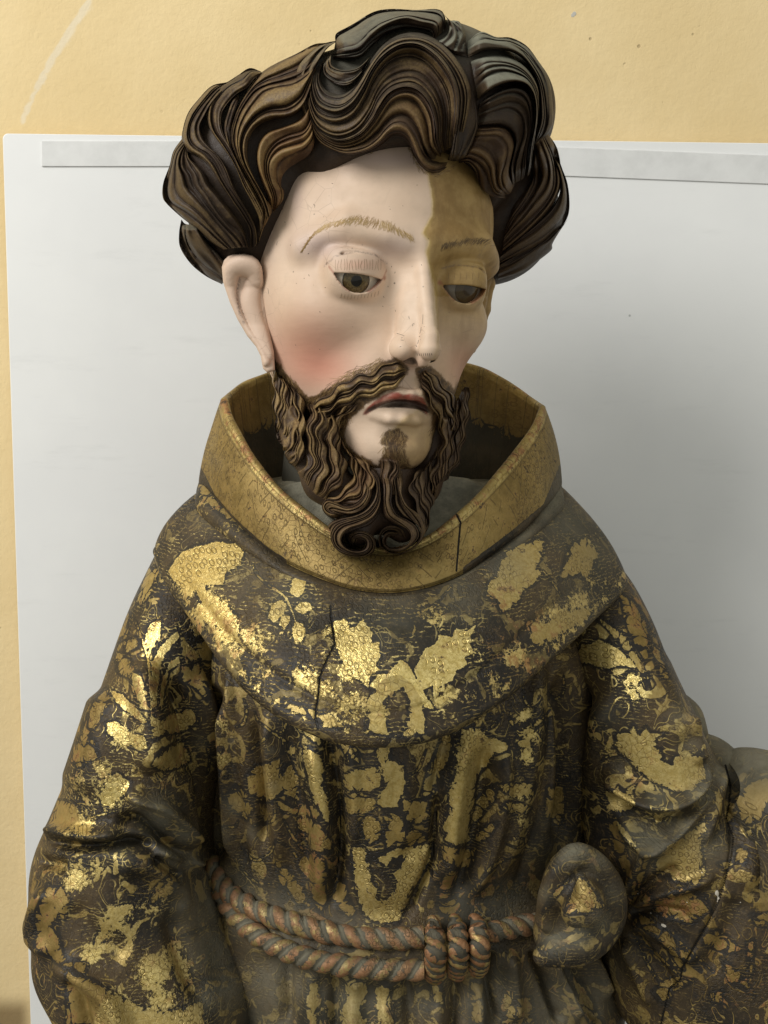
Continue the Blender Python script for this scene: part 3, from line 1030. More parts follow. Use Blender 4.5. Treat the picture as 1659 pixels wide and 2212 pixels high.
# temple wave: from the parting down to the hairline
LK([cA([(1480, 25), (1370, 40), (1220, 120), (1050, 200), (930, 270), (850, 350), (780, 450), (700, 580), (650, 700), (620, 830), (640, 950), (690, 1080), (770, 1220), (860, 1370), (920, 1500), (940, 1620)]),
    cA([(1460, 80), (1360, 200), (1240, 290), (1090, 350), (960, 390), (850, 450), (770, 550), (710, 660), (670, 790), (660, 900), (690, 1020), (740, 1140), (810, 1260), (880, 1390), (930, 1510), (950, 1600)]),
    cA([(1430, 130), (1330, 300), (1200, 400), (1060, 430), (930, 470), (830, 570), (750, 680), (700, 800), (690, 930), (720, 1070), (780, 1180), (840, 1290), (900, 1400), (940, 1500), (960, 1590)]),
    cA([(1400, 200), (1320, 370), (1250, 500), (1130, 580), (980, 600), (870, 650), (780, 750), (730, 860), (720, 970), (750, 1090), (810, 1210), (870, 1310), (920, 1410), (950, 1500), (970, 1580)]),
    cA([(1380, 300), (1330, 480), (1260, 620), (1140, 690), (990, 710), (870, 770), (800, 870), (780, 980), (790, 1100), (840, 1220), (890, 1320), (940, 1410), (970, 1490), (985, 1560)])],
   [0, .006, .009, .010, .010], 13, amp=.0040, nu=110, warm=.30, gold=.75, ends=(1, 0), seed=5)
LK([cA([(1350, 520), (1300, 640), (1220, 720), (1080, 780), (960, 820), (890, 900), (860, 1020), (870, 1150), (910, 1280), (960, 1400), (990, 1500)]),
    cA([(1355, 600), (1330, 700), (1270, 790), (1130, 830), (1020, 880), (940, 960), (910, 1070), (920, 1190), (960, 1300), (1000, 1410), (1005, 1510)]),
    cA([(1360, 680), (1345, 780), (1280, 860), (1160, 900), (1050, 950), (980, 1040), (960, 1140), (980, 1250), (1015, 1340), (1030, 1430), (1010, 1520)]),
    cA([(1365, 760), (1355, 860), (1290, 950), (1190, 1000), (1090, 1050), (1030, 1120), (1020, 1220), (1050, 1310), (1070, 1380), (1060, 1460), (1010, 1530)]),
    cA([(1385, 850), (1370, 950), (1320, 1030), (1230, 1090), (1140, 1150), (1090, 1220), (1080, 1300), (1105, 1350), (1100, 1420), (1060, 1480), (1010, 1540)])],
   [.008, .007, .009, .006, .001], 10, amp=.0040, nu=100, warm=.75, gold=.8, edge=(1, 0), ends=(1, 1), seed=6)
LK([cA([(780, 1150), (850, 1320), (900, 1470), (905, 1640), (870, 1810)]), cA([(850, 1290), (925, 1430), (945, 1560), (915, 1690), (868, 1830)]), cA([(930, 1400), (1000, 1500), (965, 1600), (915, 1700), (862, 1860)])], [.006, .006, .001], 7, warm=.6, gold=.6, edge=(1, 0), seed=61, nu=60)
# --- the right side behind the temple
LK([cC([(1140, 1600), (1060, 1720), (1015, 1800), (1005, 1850), (900, 1935), (770, 2025), (585, 2085)]), cC([(1100, 1650), (1000, 1770), (930, 1820), (850, 1880), (720, 1960), (590, 2020)]), cC([(1060, 1680), (950, 1770), (850, 1830), (740, 1880), (600, 1960)])],
   [0, .004, .003], 4, warm=.1, gold=.08, ends=(1, 0), seed=7)
LK([cC([(1050, 1080), (1090, 1200), (1135, 1330), (1150, 1500), (1125, 1610), (1050, 1710), (950, 1790), (800, 1870), (600, 1960)]),
    cC([(1030, 1080), (1085, 1230), (1110, 1400), (1080, 1540), (990, 1650), (870, 1750), (740, 1830), (600, 1920)]),
    cC([(1000, 1080), (1070, 1230), (1070, 1400), (1000, 1530), (890, 1640), (770, 1740), (620, 1870)])],
   [0, .005, .004], 6, warm=.12, gold=.12, ends=(1, 0), seed=8)
LK([cC([(980, 930), (1050, 1040), (1080, 1180), (1085, 1330), (1030, 1470), (920, 1610), (780, 1740), (620, 1870)]),
    cC([(950, 950), (1010, 1080), (1035, 1200), (1030, 1350), (960, 1480), (850, 1600), (730, 1720), (625, 1820)]),
    cC([(910, 980), (960, 1120), (980, 1250), (950, 1370), (880, 1480), (790, 1600), (700, 1690), (630, 1770)]),
    cC([(870, 1030), (920, 1180), (930, 1290), (880, 1400), (800, 1510), (720, 1600), (670, 1680), (640, 1730)]),
    cC([(850, 1150), (860, 1260), (830, 1330), (770, 1420), (710, 1500), (680, 1580), (655, 1650), (640, 1690)])],
   [0, .006, .007, .004, 0], 12, amp=.0034, warm=.28, gold=.12, ends=(1, 0), seed=9)
# --- top, at the back
LK([cB([(1480, 200), (1540, 220), (1590, 330), (1600, 400), (1610, 560)]), cB([(1440, 200), (1520, 260), (1560, 340), (1530, 430), (1440, 520)]), cB([(1400, 160), (1460, 230), (1470, 320), (1440, 400), (1370, 470)]), cB([(1370, 130), (1420, 200), (1430, 290), (1390, 360), (1300, 420)])],
   [.0, .004, .003, .005], 4, amp=.004, warm=.05, gold=.1, dusty=1, seed=10)
LK([cB([(310, 420), (320, 330), (470, 245), (680, 120), (860, 88), (1100, 98), (1320, 92), (1390, 160), (1400, 300)]),
    cB([(300, 470), (350, 400), (500, 330), (680, 200), (840, 150), (1050, 130), (1230, 150), (1350, 200), (1350, 330)]),
    cB([(290, 520), (390, 480), (540, 440), (660, 330), (800, 240), (990, 180), (1150, 210), (1300, 250), (1310, 370)]),
    cB([(290, 570), (420, 580), (560, 560), (680, 450), (820, 340), (990, 280), (1150, 290), (1260, 330), (1270, 420)])],
   [0, .006, .012, .006], 7, amp=.0042, nu=100, warm=.12, gold=.18, dusty=.6, seed=11)
# --- the right forelock
LK([cC([(345, 200), (450, 125), (570, 165), (690, 172), (810, 235), (900, 350), (970, 460), (1005, 580), (1022, 800), (990, 920), (900, 990)]),
    cC([(345, 260), (460, 200), (580, 210), (690, 230), (790, 290), (870, 390), (930, 500), (960, 620), (970, 800), (940, 920), (880, 1000)]),
    cC([(350, 330), (470, 280), (580, 270), (690, 285), (780, 340), (850, 430), (900, 530), (920, 660), (925, 820), (900, 920), (870, 1020)])],
   [0, .006, .004], 6, amp=.0032, warm=.05, gold=.10, dusty=.9, seed=12)
LK([cC([(370, 360), (470, 320), (580, 310), (690, 330), (780, 380), (850, 460), (900, 570), (905, 700), (890, 860), (870, 1000), (850, 1150)]),
    cC([(390, 460), (490, 390), (600, 380), (700, 400), (790, 450), (860, 530), (900, 630), (905, 760), (880, 900), (860, 1050), (845, 1200)]),
    cC([(410, 570), (510, 480), (620, 440), (720, 450), (810, 490), (870, 570), (900, 680), (900, 820), (870, 960), (850, 1110), (835, 1250)]),
    cC([(430, 670), (530, 590), (640, 540), (740, 525), (820, 555), (870, 630), (885, 740), (875, 880), (850, 1020), (830, 1170), (810, 1270)])],
   [.004, .010, .013, .020], 8, amp=.0034, nu=100, warm=.08, gold=.12, dusty=.9, seed=13)
LK([cC([(440, 690), (540, 615), (650, 570), (740, 560), (810, 590), (850, 660), (865, 760), (850, 900), (825, 1040), (810, 1180), (790, 1280)]),
    cC([(430, 760), (540, 700), (650, 655), (740, 660), (800, 710), (825, 800), (820, 930), (790, 1060), (770, 1180), (760, 1300)]),
    cC([(420, 820), (530, 780), (640, 760), (720, 790), (765, 860), (770, 970), (740, 1090), (720, 1200), (720, 1320)]),
    cC([(400, 880), (500, 870), (600, 870), (680, 910), (720, 1000), (700, 1110), (680, 1220), (700, 1350)])],
   [.017, .008, .005, .006], 8, amp=.0034, warm=.1, gold=.06, dusty=.3, seed=14)
LK([cC([(400, 880), (500, 870), (600, 870), (680, 910), (720, 1000), (700, 1110), (680, 1220), (710, 1340)]),
    cC([(370, 960), (480, 960), (570, 970), (640, 1050), (640, 1160), (620, 1260), (640, 1350), (680, 1400)]),
    cC([(340, 1040), (430, 1035), (520, 1070), (570, 1150), (570, 1250), (580, 1340), (640, 1410)]),
    cC([(300, 1100), (380, 1100), (460, 1150), (500, 1230), (520, 1320), (560, 1390), (640, 1425)]),
    cC([(270, 1160), (350, 1160), (410, 1230), (430, 1310), (480, 1385), (550, 1430), (650, 1440)])],
   [.006, .007, .005, .004, .0012], 11, amp=.0030, warm=.42, gold=.22, edge=(1, 0), seed=15)
# --- the great central forelock
LK([cB([(340, 400), (240, 470), (170, 560), (110, 680), (60, 800), (40, 950), (60, 1100)]), cB([(270, 410), (150, 500), (60, 610), (0, 720), (-20, 880), (10, 1050), (60, 1180)]), cB([(180, 430), (60, 520), (-40, 620), (-90, 740), (-80, 900), (-20, 1080), (60, 1250)])],
   [.008, .006, .003], 6, warm=.2, gold=.5, dusty=.3, seed=20)
LK([cB([(270, 520), (280, 640), (400, 690), (540, 660), (660, 550)]), cB([(225, 570), (240, 690), (350, 750), (480, 755), (600, 670)]), cB([(190, 610), (200, 740), (300, 830), (420, 850), (520, 780), (600, 660)])], [.012, .010, .010], 5, warm=.15, gold=.4, dusty=.3, seed=21, ends=(1, 1), nu=70)
LK([cB([(230, 560), (170, 690), (170, 800), (240, 900), (380, 930), (490, 850), (570, 730), (680, 560), (800, 420), (960, 330), (1150, 320), (1330, 400), (1480, 540), (1600, 720), (1660, 900), (1640, 1100), (1590, 1300), (1560, 1450)]),
    cB([(190, 600), (130, 720), (120, 850), (190, 980), (350, 1020), (480, 940), (570, 810), (670, 640), (790, 490), (950, 400), (1140, 395), (1300, 470), (1430, 600), (1530, 760), (1580, 930), (1570, 1120), (1540, 1300), (1530, 1440)]),
    cB([(150, 640), (90, 760), (85, 900), (150, 1050), (310, 1110), (460, 1040), (570, 890), (670, 690), (790, 540), (950, 440), (1120, 435), (1270, 520), (1390, 650), (1470, 800), (1510, 960), (1510, 1140), (1490, 1310), (1490, 1450)])],
   [[.004, .010], [.008, .020], [.010, .030]], 8, amp=.0040, nu=130, warm=.18, gold=.38, dusty=.22, edge=(1, 0), ends=(1, 1), seed=16)
LK([cB([(150, 640), (90, 760), (85, 900), (150, 1050), (310, 1110), (460, 1040), (575, 890), (675, 700), (790, 550), (950, 450), (1120, 445), (1270, 530), (1390, 660), (1470, 800), (1510, 960), (1510, 1140), (1490, 1310), (1490, 1450)]),
    cB([(110, 700), (65, 830), (70, 970), (140, 1130), (300, 1200), (470, 1140), (595, 960), (680, 770), (790, 620), (940, 520), (1100, 510), (1240, 590), (1350, 720), (1430, 860), (1460, 1010), (1460, 1180), (1440, 1330), (1440, 1460)]),
    cB([(80, 760), (50, 890), (65, 1040), (145, 1200), (310, 1280), (490, 1220), (620, 1050), (700, 870), (800, 720), (940, 640), (1090, 630), (1220, 700), (1320, 820), (1380, 950), (1410, 1100), (1410, 1250), (1400, 1380), (1410, 1480)]),
    cB([(65, 830), (45, 960), (65, 1110), (155, 1270), (330, 1345), (520, 1280), (650, 1120), (725, 960), (820, 850), (940, 790), (1080, 780), (1190, 840), (1280, 950), (1330, 1080), (1350, 1220), (1350, 1360), (1380, 1500)]),
    cB([(60, 900), (45, 1040), (75, 1190), (175, 1320), (350, 1390), (540, 1330), (670, 1190), (740, 1060), (820, 940), (930, 870), (1050, 860), (1150, 910), (1230, 1010), (1275, 1130), (1300, 1260), (1310, 1390), (1350, 1520)])],
   [[.010, .028], [.010, .004], [.010, .0], [.009, .004], [.009, .020]], 13, amp=.0034, nu=130, warm=.22, gold=.40, dusty=.12, edge=(0, 0), ends=(1, 1), seed=17)
LK([cB([(60, 900), (45, 1040), (75, 1190), (175, 1320), (350, 1390), (540, 1330), (670, 1190), (745, 1070), (825, 950), (930, 880), (1050, 870), (1150, 920), (1225, 1020), (1270, 1130), (1290, 1260), (1300, 1390), (1350, 1520)]),
    cB([(60, 980), (60, 1110), (95, 1240), (195, 1360), (365, 1430), (560, 1380), (690, 1260), (770, 1150), (850, 1040), (940, 990), (1040, 990), (1120, 1040), (1180, 1130), (1220, 1240), (1240, 1370), (1270, 1480), (1350, 1560)]),
    cB([(60, 1060), (70, 1180), (115, 1300), (220, 1410), (390, 1470), (580, 1420), (710, 1320), (790, 1220), (860, 1150), (940, 1110), (1020, 1120), (1090, 1180), (1140, 1270), (1170, 1380), (1200, 1480), (1250, 1560), (1370, 1600)]),
    cB([(65, 1140), (85, 1250), (140, 1370), (250, 1450), (410, 1500), (600, 1465), (730, 1380), (810, 1290), (880, 1240), (950, 1235), (1020, 1270), (1070, 1350), (1110, 1450), (1150, 1550), (1210, 1620), (1300, 1640), (1420, 1600)]),
    cB([(75, 1220), (110, 1340), (180, 1430), (300, 1490), (440, 1525), (620, 1505), (740, 1450), (820, 1390), (890, 1350), (960, 1360), (1020, 1400), (1060, 1480), (1100, 1590), (1160, 1670), (1230, 1710), (1330, 1715), (1470, 1630)])],
   [[.009, .019], [.008, .001], [.007, .002], [.006, .012], [.0012, .0012]], 12, amp=.0034, nu=130, warm=.42, gold=.42, dusty=.1, edge=(0, 0), ends=(1, 1), seed=18)
LK([cB([(1490, 700), (1530, 900), (1520, 1100), (1480, 1300), (1450, 1480), (1420, 1580)]), cB([(1560, 760), (1600, 950), (1590, 1130), (1540, 1330), (1510, 1480), (1470, 1590)]), cB([(1640, 850), (1670, 1020), (1670, 1200), (1620, 1380), (1570, 1500), (1520, 1590)]), cB([(1700, 1000), (1720, 1150), (1720, 1280), (1680, 1400), (1630, 1500), (1580, 1580)])],
   [.014, .013, .008, .003], 8, amp=.003, warm=.1, gold=.12, dusty=.3, ends=(1, 1), seed=19)
print('hair patches', acc.n, round(time.time() - T0, 1))
for k_ in range(len(acc.V)):
    a1 = Acc()
    a1.V, a1.F, a1.A, a1.n = [acc.V[k_] - SO], [acc.F[k_] - sum(len(v) for v in acc.V[:k_])], [acc.A[k_]], len(acc.V[k_])
    a1.build('hair_lock', HAIR, statue)
# ------------------------------------------------------------------ BEARD and MOUSTACHE
Vb, Fb = nets(lambda p: f_beard(p) + .18, (-10, -19, -2), (10, -2, 12), .2)
mo('beard', to_world(Vb), Fb, BEARD, dict(ridge=z0(Vb) + .2, warm=z0(Vb) + .3, gold=z0(Vb), dusty=z0(Vb)))
acc = Acc()
LB = lambda *a, **k: lock(acc, w_jaw, *a, **{**dict(thin=.72, amp=.0026, warm=.5, gold=.6, nu=80, wig=.45, wave=3.6, wlen=52.0), **k})
# jaw, left of the picture: short waves that end in little hooks
LB([c3([(112, 100), (118, 250), (122, 400), (128, 520), (150, 620)]), c3([(150, 200), (165, 330), (172, 450), (165, 550), (150, 610)]), c3([(190, 230), (215, 350), (225, 460), (215, 570), (170, 640)]), c3([(225, 270), (255, 380), (265, 490), (255, 590), (205, 670)])],
   [0, .003, .003, .002], 8, gold=.7, warm=.25, seed=31, nu=60)
LB([c3([(140, 560), (150, 620), (170, 700), (200, 740)]), c3([(225, 420), (235, 540), (235, 640), (200, 740)]), c3([(280, 400), (290, 540), (285, 660), (215, 790)]), c3([(320, 420), (330, 560), (325, 700), (240, 820)])],
   [0, .004, .005, .004], 6, gold=.7, warm=.3, seed=32, nu=60)
LB([c3([(225, 270), (265, 400), (280, 520), (270, 640), (250, 760), (205, 800)]), c3([(265, 300), (300, 420), (310, 540), (300, 660), (290, 780), (235, 825)]), c3([(320, 350), (345, 470), (340, 590), (335, 710), (330, 800), (280, 850)])],
   [.003, .006, .004], 6, gold=.7, warm=.25, seed=33, nu=70)
LB([c3([(340, 390), (345, 500), (325, 610), (345, 720), (335, 830), (295, 890)]), c3([(390, 400), (400, 510), (370, 620), (395, 740), (390, 860), (330, 950)]), c3([(440, 400), (450, 520), (420, 640), (450, 760), (440, 890), (370, 1000)]), c3([(490, 430), (505, 550), (475, 670), (505, 790), (490, 920), (410, 1040)])],
   [.002, .006, .006, .004], 9, amp=.003, gold=.55, warm=.3, seed=34)
LB([c3([(490, 430), (500, 560), (480, 680), (510, 800), (490, 930), (410, 1040)]), c3([(550, 480), (550, 600), (530, 700), (570, 810), (550, 930), (450, 1060)]), c3([(610, 540), (580, 640), (590, 740), (630, 840), (600, 950), (480, 1080)])],
   [.004, .007, .002], 7, amp=.003, gold=.5, warm=.4, seed=35)
LB([c3([(590, 600), (600, 700), (640, 800), (660, 900), (600, 1010), (470, 1080)]), c3([(610, 700), (670, 790), (710, 890), (680, 1000), (600, 1060), (500, 1090)]), c3([(680, 770), (740, 840), (765, 930), (740, 1030), (650, 1090), (530, 1090)]), c3([(760, 800), (810, 880), (820, 970), (790, 1060), (700, 1120), (570, 1100)])],
   [.001, .004, .005, .004], 8, amp=.0034, gold=.5, warm=.55, seed=36)
# right jaw
LB([c3([(1475, 300), (1478, 430), (1462, 560), (1432, 700), (1400, 830), (1330, 930)]), c3([(1440, 300), (1450, 440), (1435, 570), (1405, 700), (1370, 820), (1300, 940)]), c3([(1400, 370), (1415, 480), (1395, 600), (1370, 720), (1330, 840), (1270, 970)])],
   [0, .003, .004], 6, gold=.25, warm=.2, seed=37)
LB([c3([(1400, 370), (1410, 480), (1390, 600), (1370, 720), (1330, 840), (1270, 980)]), c3([(1350, 430), (1370, 550), (1350, 670), (1330, 780), (1280, 900), (1240, 1060)]), c3([(1300, 480), (1320, 600), (1310, 710), (1280, 820), (1240, 940), (1230, 1080)]), c3([(1250, 440), (1265, 570), (1270, 690), (1235, 800), (1200, 920), (1215, 1060)])],
   [.004, .006, .006, .002], 9, gold=.25, warm=.35, seed=38)
LB([c3([(1270, 690), (1240, 800), (1215, 900), (1225, 1000), (1225, 1110), (1190, 1220), (1150, 1340)]), c3([(1225, 760), (1190, 860), (1160, 940), (1175, 1030), (1200, 1130), (1190, 1240), (1140, 1350)]), c3([(1180, 830), (1130, 900), (1100, 980), (1130, 1070), (1160, 1160), (1165, 1260), (1120, 1360)]), c3([(1110, 870), (1070, 940), (1060, 1010), (1090, 1100), (1130, 1190), (1145, 1280), (1100, 1370)])],
   [.002, .004, .006, .006], 9, gold=.15, warm=.2, seed=39)
# chin: two long locks that curl in at the bottom
LB([c3([(860, 860), (935, 900), (960, 1000), (960, 1100), (1010, 1180), (1100, 1230), (1150, 1290), (1120, 1370), (1040, 1430), (950, 1450), (880, 1420), (860, 1350), (900, 1290), (960, 1290), (1000, 1330)]),
    c3([(1010, 880), (1020, 960), (1010, 1040), (1050, 1120), (1130, 1180), (1170, 1260), (1150, 1350), (1080, 1420), (970, 1462), (880, 1445), (845, 1370), (865, 1290), (930, 1255), (1010, 1280), (1040, 1340)])],
   [.006, .006], 4, amp=.004, gold=.2, warm=.2, seed=42, nu=130, wave=0.0)
LB([c3([(860, 880), (875, 1000), (870, 1100), (880, 1190), (950, 1240), (1030, 1270), (1070, 1320), (1050, 1380), (980, 1410), (920, 1400), (900, 1360), (930, 1325), (975, 1330)]),
    c3([(920, 880), (945, 1000), (940, 1100), (980, 1180), (1060, 1220), (1120, 1270), (1130, 1340), (1070, 1400), (990, 1435), (900, 1420), (870, 1360), (905, 1300), (980, 1300)])],
   [.010, .009], 4, amp=.004, gold=.2, warm=.25, seed=43, nu=120, wave=0.0)
LB([c3([(690, 790), (770, 870), (830, 960), (820, 1060), (750, 1150), (650, 1190), (550, 1210), (480, 1260), (490, 1350), (550, 1430), (640, 1475), (750, 1480), (825, 1430), (820, 1340), (740, 1290), (650, 1310), (630, 1380)]),
    c3([(760, 830), (830, 900), (850, 1000), (845, 1100), (780, 1190), (680, 1230), (590, 1260), (540, 1320), (560, 1400), (640, 1445), (730, 1450), (790, 1410), (780, 1345), (720, 1320), (670, 1345), (660, 1390)]),
    c3([(830, 870), (860, 960), (865, 1080), (850, 1170), (790, 1250), (700, 1280), (620, 1310), (600, 1360), (640, 1410), (720, 1425), (760, 1390), (745, 1355), (705, 1350), (690, 1385)])],
   [.005, .010, .008], 8, amp=.0044, gold=.2, warm=.2, seed=44, nu=150, wave=0.0)
LB([c3([(740, 900), (760, 990), (720, 1070), (640, 1110), (560, 1080), (490, 1070), (455, 1120), (480, 1180), (560, 1210)]), c3([(760, 960), (760, 1040), (710, 1110), (630, 1140), (560, 1120), (505, 1105), (480, 1130), (510, 1165), (600, 1185)]), c3([(800, 950), (800, 1060), (750, 1140), (660, 1180), (580, 1170), (530, 1150), (540, 1150), (580, 1170), (660, 1190)])],
   [.006, .009, .008], 5, amp=.0038, gold=.35, warm=.3, seed=45, nu=90, wave=0.0)
LB([c3([(860, 780), (850, 860), (870, 950), (860, 1060)]), c3([(920, 780), (920, 860), (915, 950), (905, 1060)]), c3([(990, 800), (990, 870), (970, 960), (950, 1060)])], [.0005, .006, .005], 5, gold=.1, warm=.35, seed=46, nu=50)
for o_ in [acc]:
    vs_ = [v - SO for v in o_.V]
    off = 0
    for k_ in range(len(vs_)):
        a1 = Acc()
        a1.V, a1.F, a1.A, a1.n = [vs_[k_]], [o_.F[k_] - off], [o_.A[k_]], len(vs_[k_])
        off += len(vs_[k_])
        a1.build('beard_lock', BEARD, statue)
acc = Acc()
LB([c3([(1035, 150), (960, 110), (890, 140), (800, 190), (690, 210), (600, 250), (510, 320), (430, 380), (350, 410)]), c3([(1050, 170), (970, 170), (890, 200), (800, 245), (700, 265), (610, 310), (520, 380), (440, 430), (360, 460)]),
    c3([(1055, 190), (990, 230), (910, 265), (820, 300), (730, 320), (630, 370), (540, 430), (450, 480), (370, 500)]), c3([(1045, 215), (990, 280), (920, 325), (840, 360), (750, 390), (650, 440), (560, 490), (480, 530), (400, 560)])],
   [.0005, .004, .005, .001], 8, amp=.0032, gold=.95, warm=.2, seed=51, nu=100)
LB([c3([(760, 400), (690, 440), (620, 500), (570, 580), (540, 680)]), c3([(700, 410), (620, 460), (550, 520), (500, 600), (470, 700)]), c3([(640, 420), (560, 470), (490, 520), (440, 600), (420, 700)])], [.001, .004, .003], 5, gold=.7, warm=.3, seed=52, nu=60)
LB([c3([(1180, 160), (1240, 220), (1310, 290), (1370, 370), (1410, 480), (1400, 600)]), c3([(1150, 170), (1210, 260), (1280, 340), (1330, 430), (1360, 540), (1360, 640)]), c3([(1130, 200), (1180, 290), (1235, 380), (1280, 470), (1310, 570), (1320, 680)]), c3([(1130, 250), (1170, 330), (1210, 420), (1245, 510), (1265, 600), (1275, 700)])],
   [.001, .004, .004, .001], 8, gold=.45, warm=.3, seed=53, nu=80)
for k_ in range(len(acc.V)):
    a1 = Acc()
    a1.V, a1.F, a1.A, a1.n = [acc.V[k_] - SO], [acc.F[k_] - sum(len(v) for v in acc.V[:k_])], [acc.A[k_]], len(acc.V[k_])
    a1.build('moustache' if k_ != 1 else 'beard_lock', BEARD, statue)
print('beard', round(time.time() - T0, 1))
# ------------------------------------------------------------------ material of the gilded, painted and scratched robe
def mat_robe(name='gilded_robe', band=False):
    s = N(name)
    co = s.co()
    n1 = s.noise(70, 6, .72)
    n2 = s.noise(11, 4, .6)
    n3 = s.noise(260, 4, .75)
    n4 = s.noise(700, 2, .6)
    gd = s.attr('gold')        # signed distance to the gold motifs (px of the tracing), positive inside
    fr = s.attr('frag')        # how much gold shows in flakes
    br = s.attr('bright')
    du = s.attr('dust')
    rd = s.attr('bole')
    j1 = s.math('MULTIPLY', s.math('SUBTRACT', n1, .5), 16.0)
    j2 = s.math('MULTIPLY', s.math('SUBTRACT', n3, .5), 9.0)
    g = s.math('ADD', gd, s.math('ADD', j1, j2))
    # the tarnished motifs are made of rounded leaf lobes with dark joints between them
    wco = s.n('VectorMath', {0: co, 1: s.n('VectorMath', {0: s.n('TexNoise', {'Vector': co, 'Scale': 30.0, 'Detail': 1.0})['Color'], 'Scale': .030}, operation='SCALE')[0]}, operation='ADD')[0]
    lobe = s.n('TexVoronoi', {'Vector': wco, 'Scale': 46.0, 'Randomness': .9}, feature='DISTANCE_TO_EDGE')['Distance']
    lobe2 = s.n('TexVoronoi', {'Vector': wco, 'Scale': 95.0, 'Randomness': .8}, feature='DISTANCE_TO_EDGE')['Distance']
    jb = s.math('SUBTRACT', 1.0, s.math('MULTIPLY', br, 1.15), clamp=True)
    g = s.math('SUBTRACT', g, s.math('MULTIPLY', s.math('MULTIPLY', s.ramp(lobe, .10, .0), 13.0), jb))
    g = s.math('SUBTRACT', g, s.math('MULTIPLY', s.math('MULTIPLY', s.ramp(lobe2, .11, .0), 5.5), jb))
    j3 = s.math('MULTIPLY', s.math('SUBTRACT', s.noise(150, 2, .5), .5), 5.0)
    g = s.math('ADD', g, j3)
    gm = s.ramp(g, -.5, .5)
    rimln = s.ramp(s.math('ABSOLUTE', s.math('SUBTRACT', g, 4.2)), .75, .35)
    # losses inside the motifs
    loss = s.ramp(s.math('ADD', n1, s.math('MULTIPLY', n3, .35)), .80, .84)
    gm = s.math('MULTIPLY', gm, s.math('SUBTRACT', 1.0, s.math('MULTIPLY', loss, .8)))
    # flakes of gold scattered in the paint
    fl = s.math('ADD', s.math('ADD', s.math('MULTIPLY', n1, .55), s.math('MULTIPLY', n3, .55)), s.math('MULTIPLY', fr, .32))
    fm = s.ramp(fl, .735, .765)
    # scratched hatching: fine bright lines scraped through the paint
    wv = s.n('TexWave', {'Vector': co, 'Scale': 95.0, 'Distortion': 5.0, 'Detail': 2.0, 'Detail Scale': 1.4}, wave_type='BANDS', bands_direction='Z')['Fac']
    hm = s.math('MULTIPLY', s.ramp(wv, .80, .93), s.ramp(s.noise(34, 3, .6, dist=1.5), .47, .56))
    hm = s.math('MULTIPLY', hm, s.attr('hatch'))
    hm = s.math('MULTIPLY', hm, s.ramp(n3, .42, .56))
    # painted foliage between the main motifs: curling stems and small leaves of tarnished gold
    fo = s.attr('foliage')
    f1 = s.n('TexNoise', {'Vector': co, 'Scale': 24.0, 'Detail': 1.0, 'Roughness': .4, 'Distortion': 1.6})['Fac']
    f2 = s.n('TexNoise', {'Vector': co, 'Scale': 38.0, 'Detail': 1.5, 'Roughness': .5, 'Distortion': 1.0})['Fac']
    stem = s.ramp(s.math('ABSOLUTE', s.math('SUBTRACT', f1, s.math('ADD', .5, s.math('MULTIPLY', s.math('SUBTRACT', n3, .5), .03)))), .018, .010)
    stem = s.math('MULTIPLY', stem, s.ramp(f2, .42, .50))
    stem2 = s.math('MULTIPLY', s.ramp(s.math('ABSOLUTE', s.math('SUBTRACT', f1, .585)), .010, .005), s.ramp(f2, .56, .48))
    leaf = s.ramp(s.math('ADD', f2, s.math('MULTIPLY', s.math('SUBTRACT', n3, .5), .12)), .60, .615)
    vein = s.math('MAXIMUM', s.math('MAXIMUM', stem, stem2), leaf)
    clear = s.ramp(gd, -3.0, -7.0)
    fol = s.math('MULTIPLY', s.math('MULTIPLY', vein, clear), s.math('MULTIPLY', fo, s.ramp(n1, .34, .46)))
    mask = s.math('MAXIMUM', s.math('MAXIMUM', s.math('MAXIMUM', gm, fol), fm), s.math('MULTIPLY', hm, .8))
    # paint between the gold
    dark = s.mix(s.ramp(n2, .35, .68), (.012, .010, .008), (.070, .046, .021))
    dark = s.mix(s.ramp(n1, .52, .72), dark, (.013, .012, .013))
    dark = s.mix(s.math('MULTIPLY', s.ramp(n3, .5, .68), .5), dark, (.13, .088, .038))
    # motifs were outlined in near-black
    dark = s.mix(s.math('MULTIPLY', s.ramp(gd, -9.0, -4.5), .8), dark, (.014, .012, .010))
    # gold, fresh and tarnished
    dull = s.mix(s.ramp(n1, .35, .65), (.155, .100, .026), (.265, .176, .054))
    fresh = s.mix(s.ramp(n3, .35, .65), (.62, .465, .15), (.90, .72, .30))
    gcol = s.mix(br, dull, fresh)
    bole = s.mix(s.ramp(n3, .35, .6), (.22, .085, .035), (.34, .15, .07))
    gcol = s.mix(s.math('MULTIPLY', s.ramp(s.math('ADD', n1, s.math('MULTIPLY', rd, .25)), .66, .76), s.math('ADD', .18, s.math('MULTIPLY', rd, .7), clamp=True)), gcol, bole)
    # punched rings
    uv = s.n('CombineXYZ', {0: s.attr('pu'), 1: s.attr('pv'), 2: 0.0})[0]
    vo = s.n('TexVoronoi', {'Vector': uv, 'Scale': 1.0, 'Randomness': .55}, voronoi_dimensions='2D')['Distance']
    ring = s.math('MULTIPLY', s.ramp(vo, .22, .30), s.ramp(vo, .42, .34))
    ring = s.math('MULTIPLY', ring, s.ramp(s.noise(18, 2), .47, .56))
    gcol = s.mix(s.math('MULTIPLY', ring, .55), gcol, (.10, .06, .02))
    gcol = s.mix(s.math('MULTIPLY', rimln, .25), gcol, (.045, .028, .012))
    # craquelure
    ck = s.n('TexVoronoi', {'Vector': co, 'Scale': 150.0}, feature='DISTANCE_TO_EDGE')['Distance']
    ckm = s.math('MULTIPLY', s.ramp(ck, .045, .015), s.ramp(n2, .45, .6))
    gcol = s.mix(s.math('MULTIPLY', ckm, .5), gcol, (.10, .05, .02))
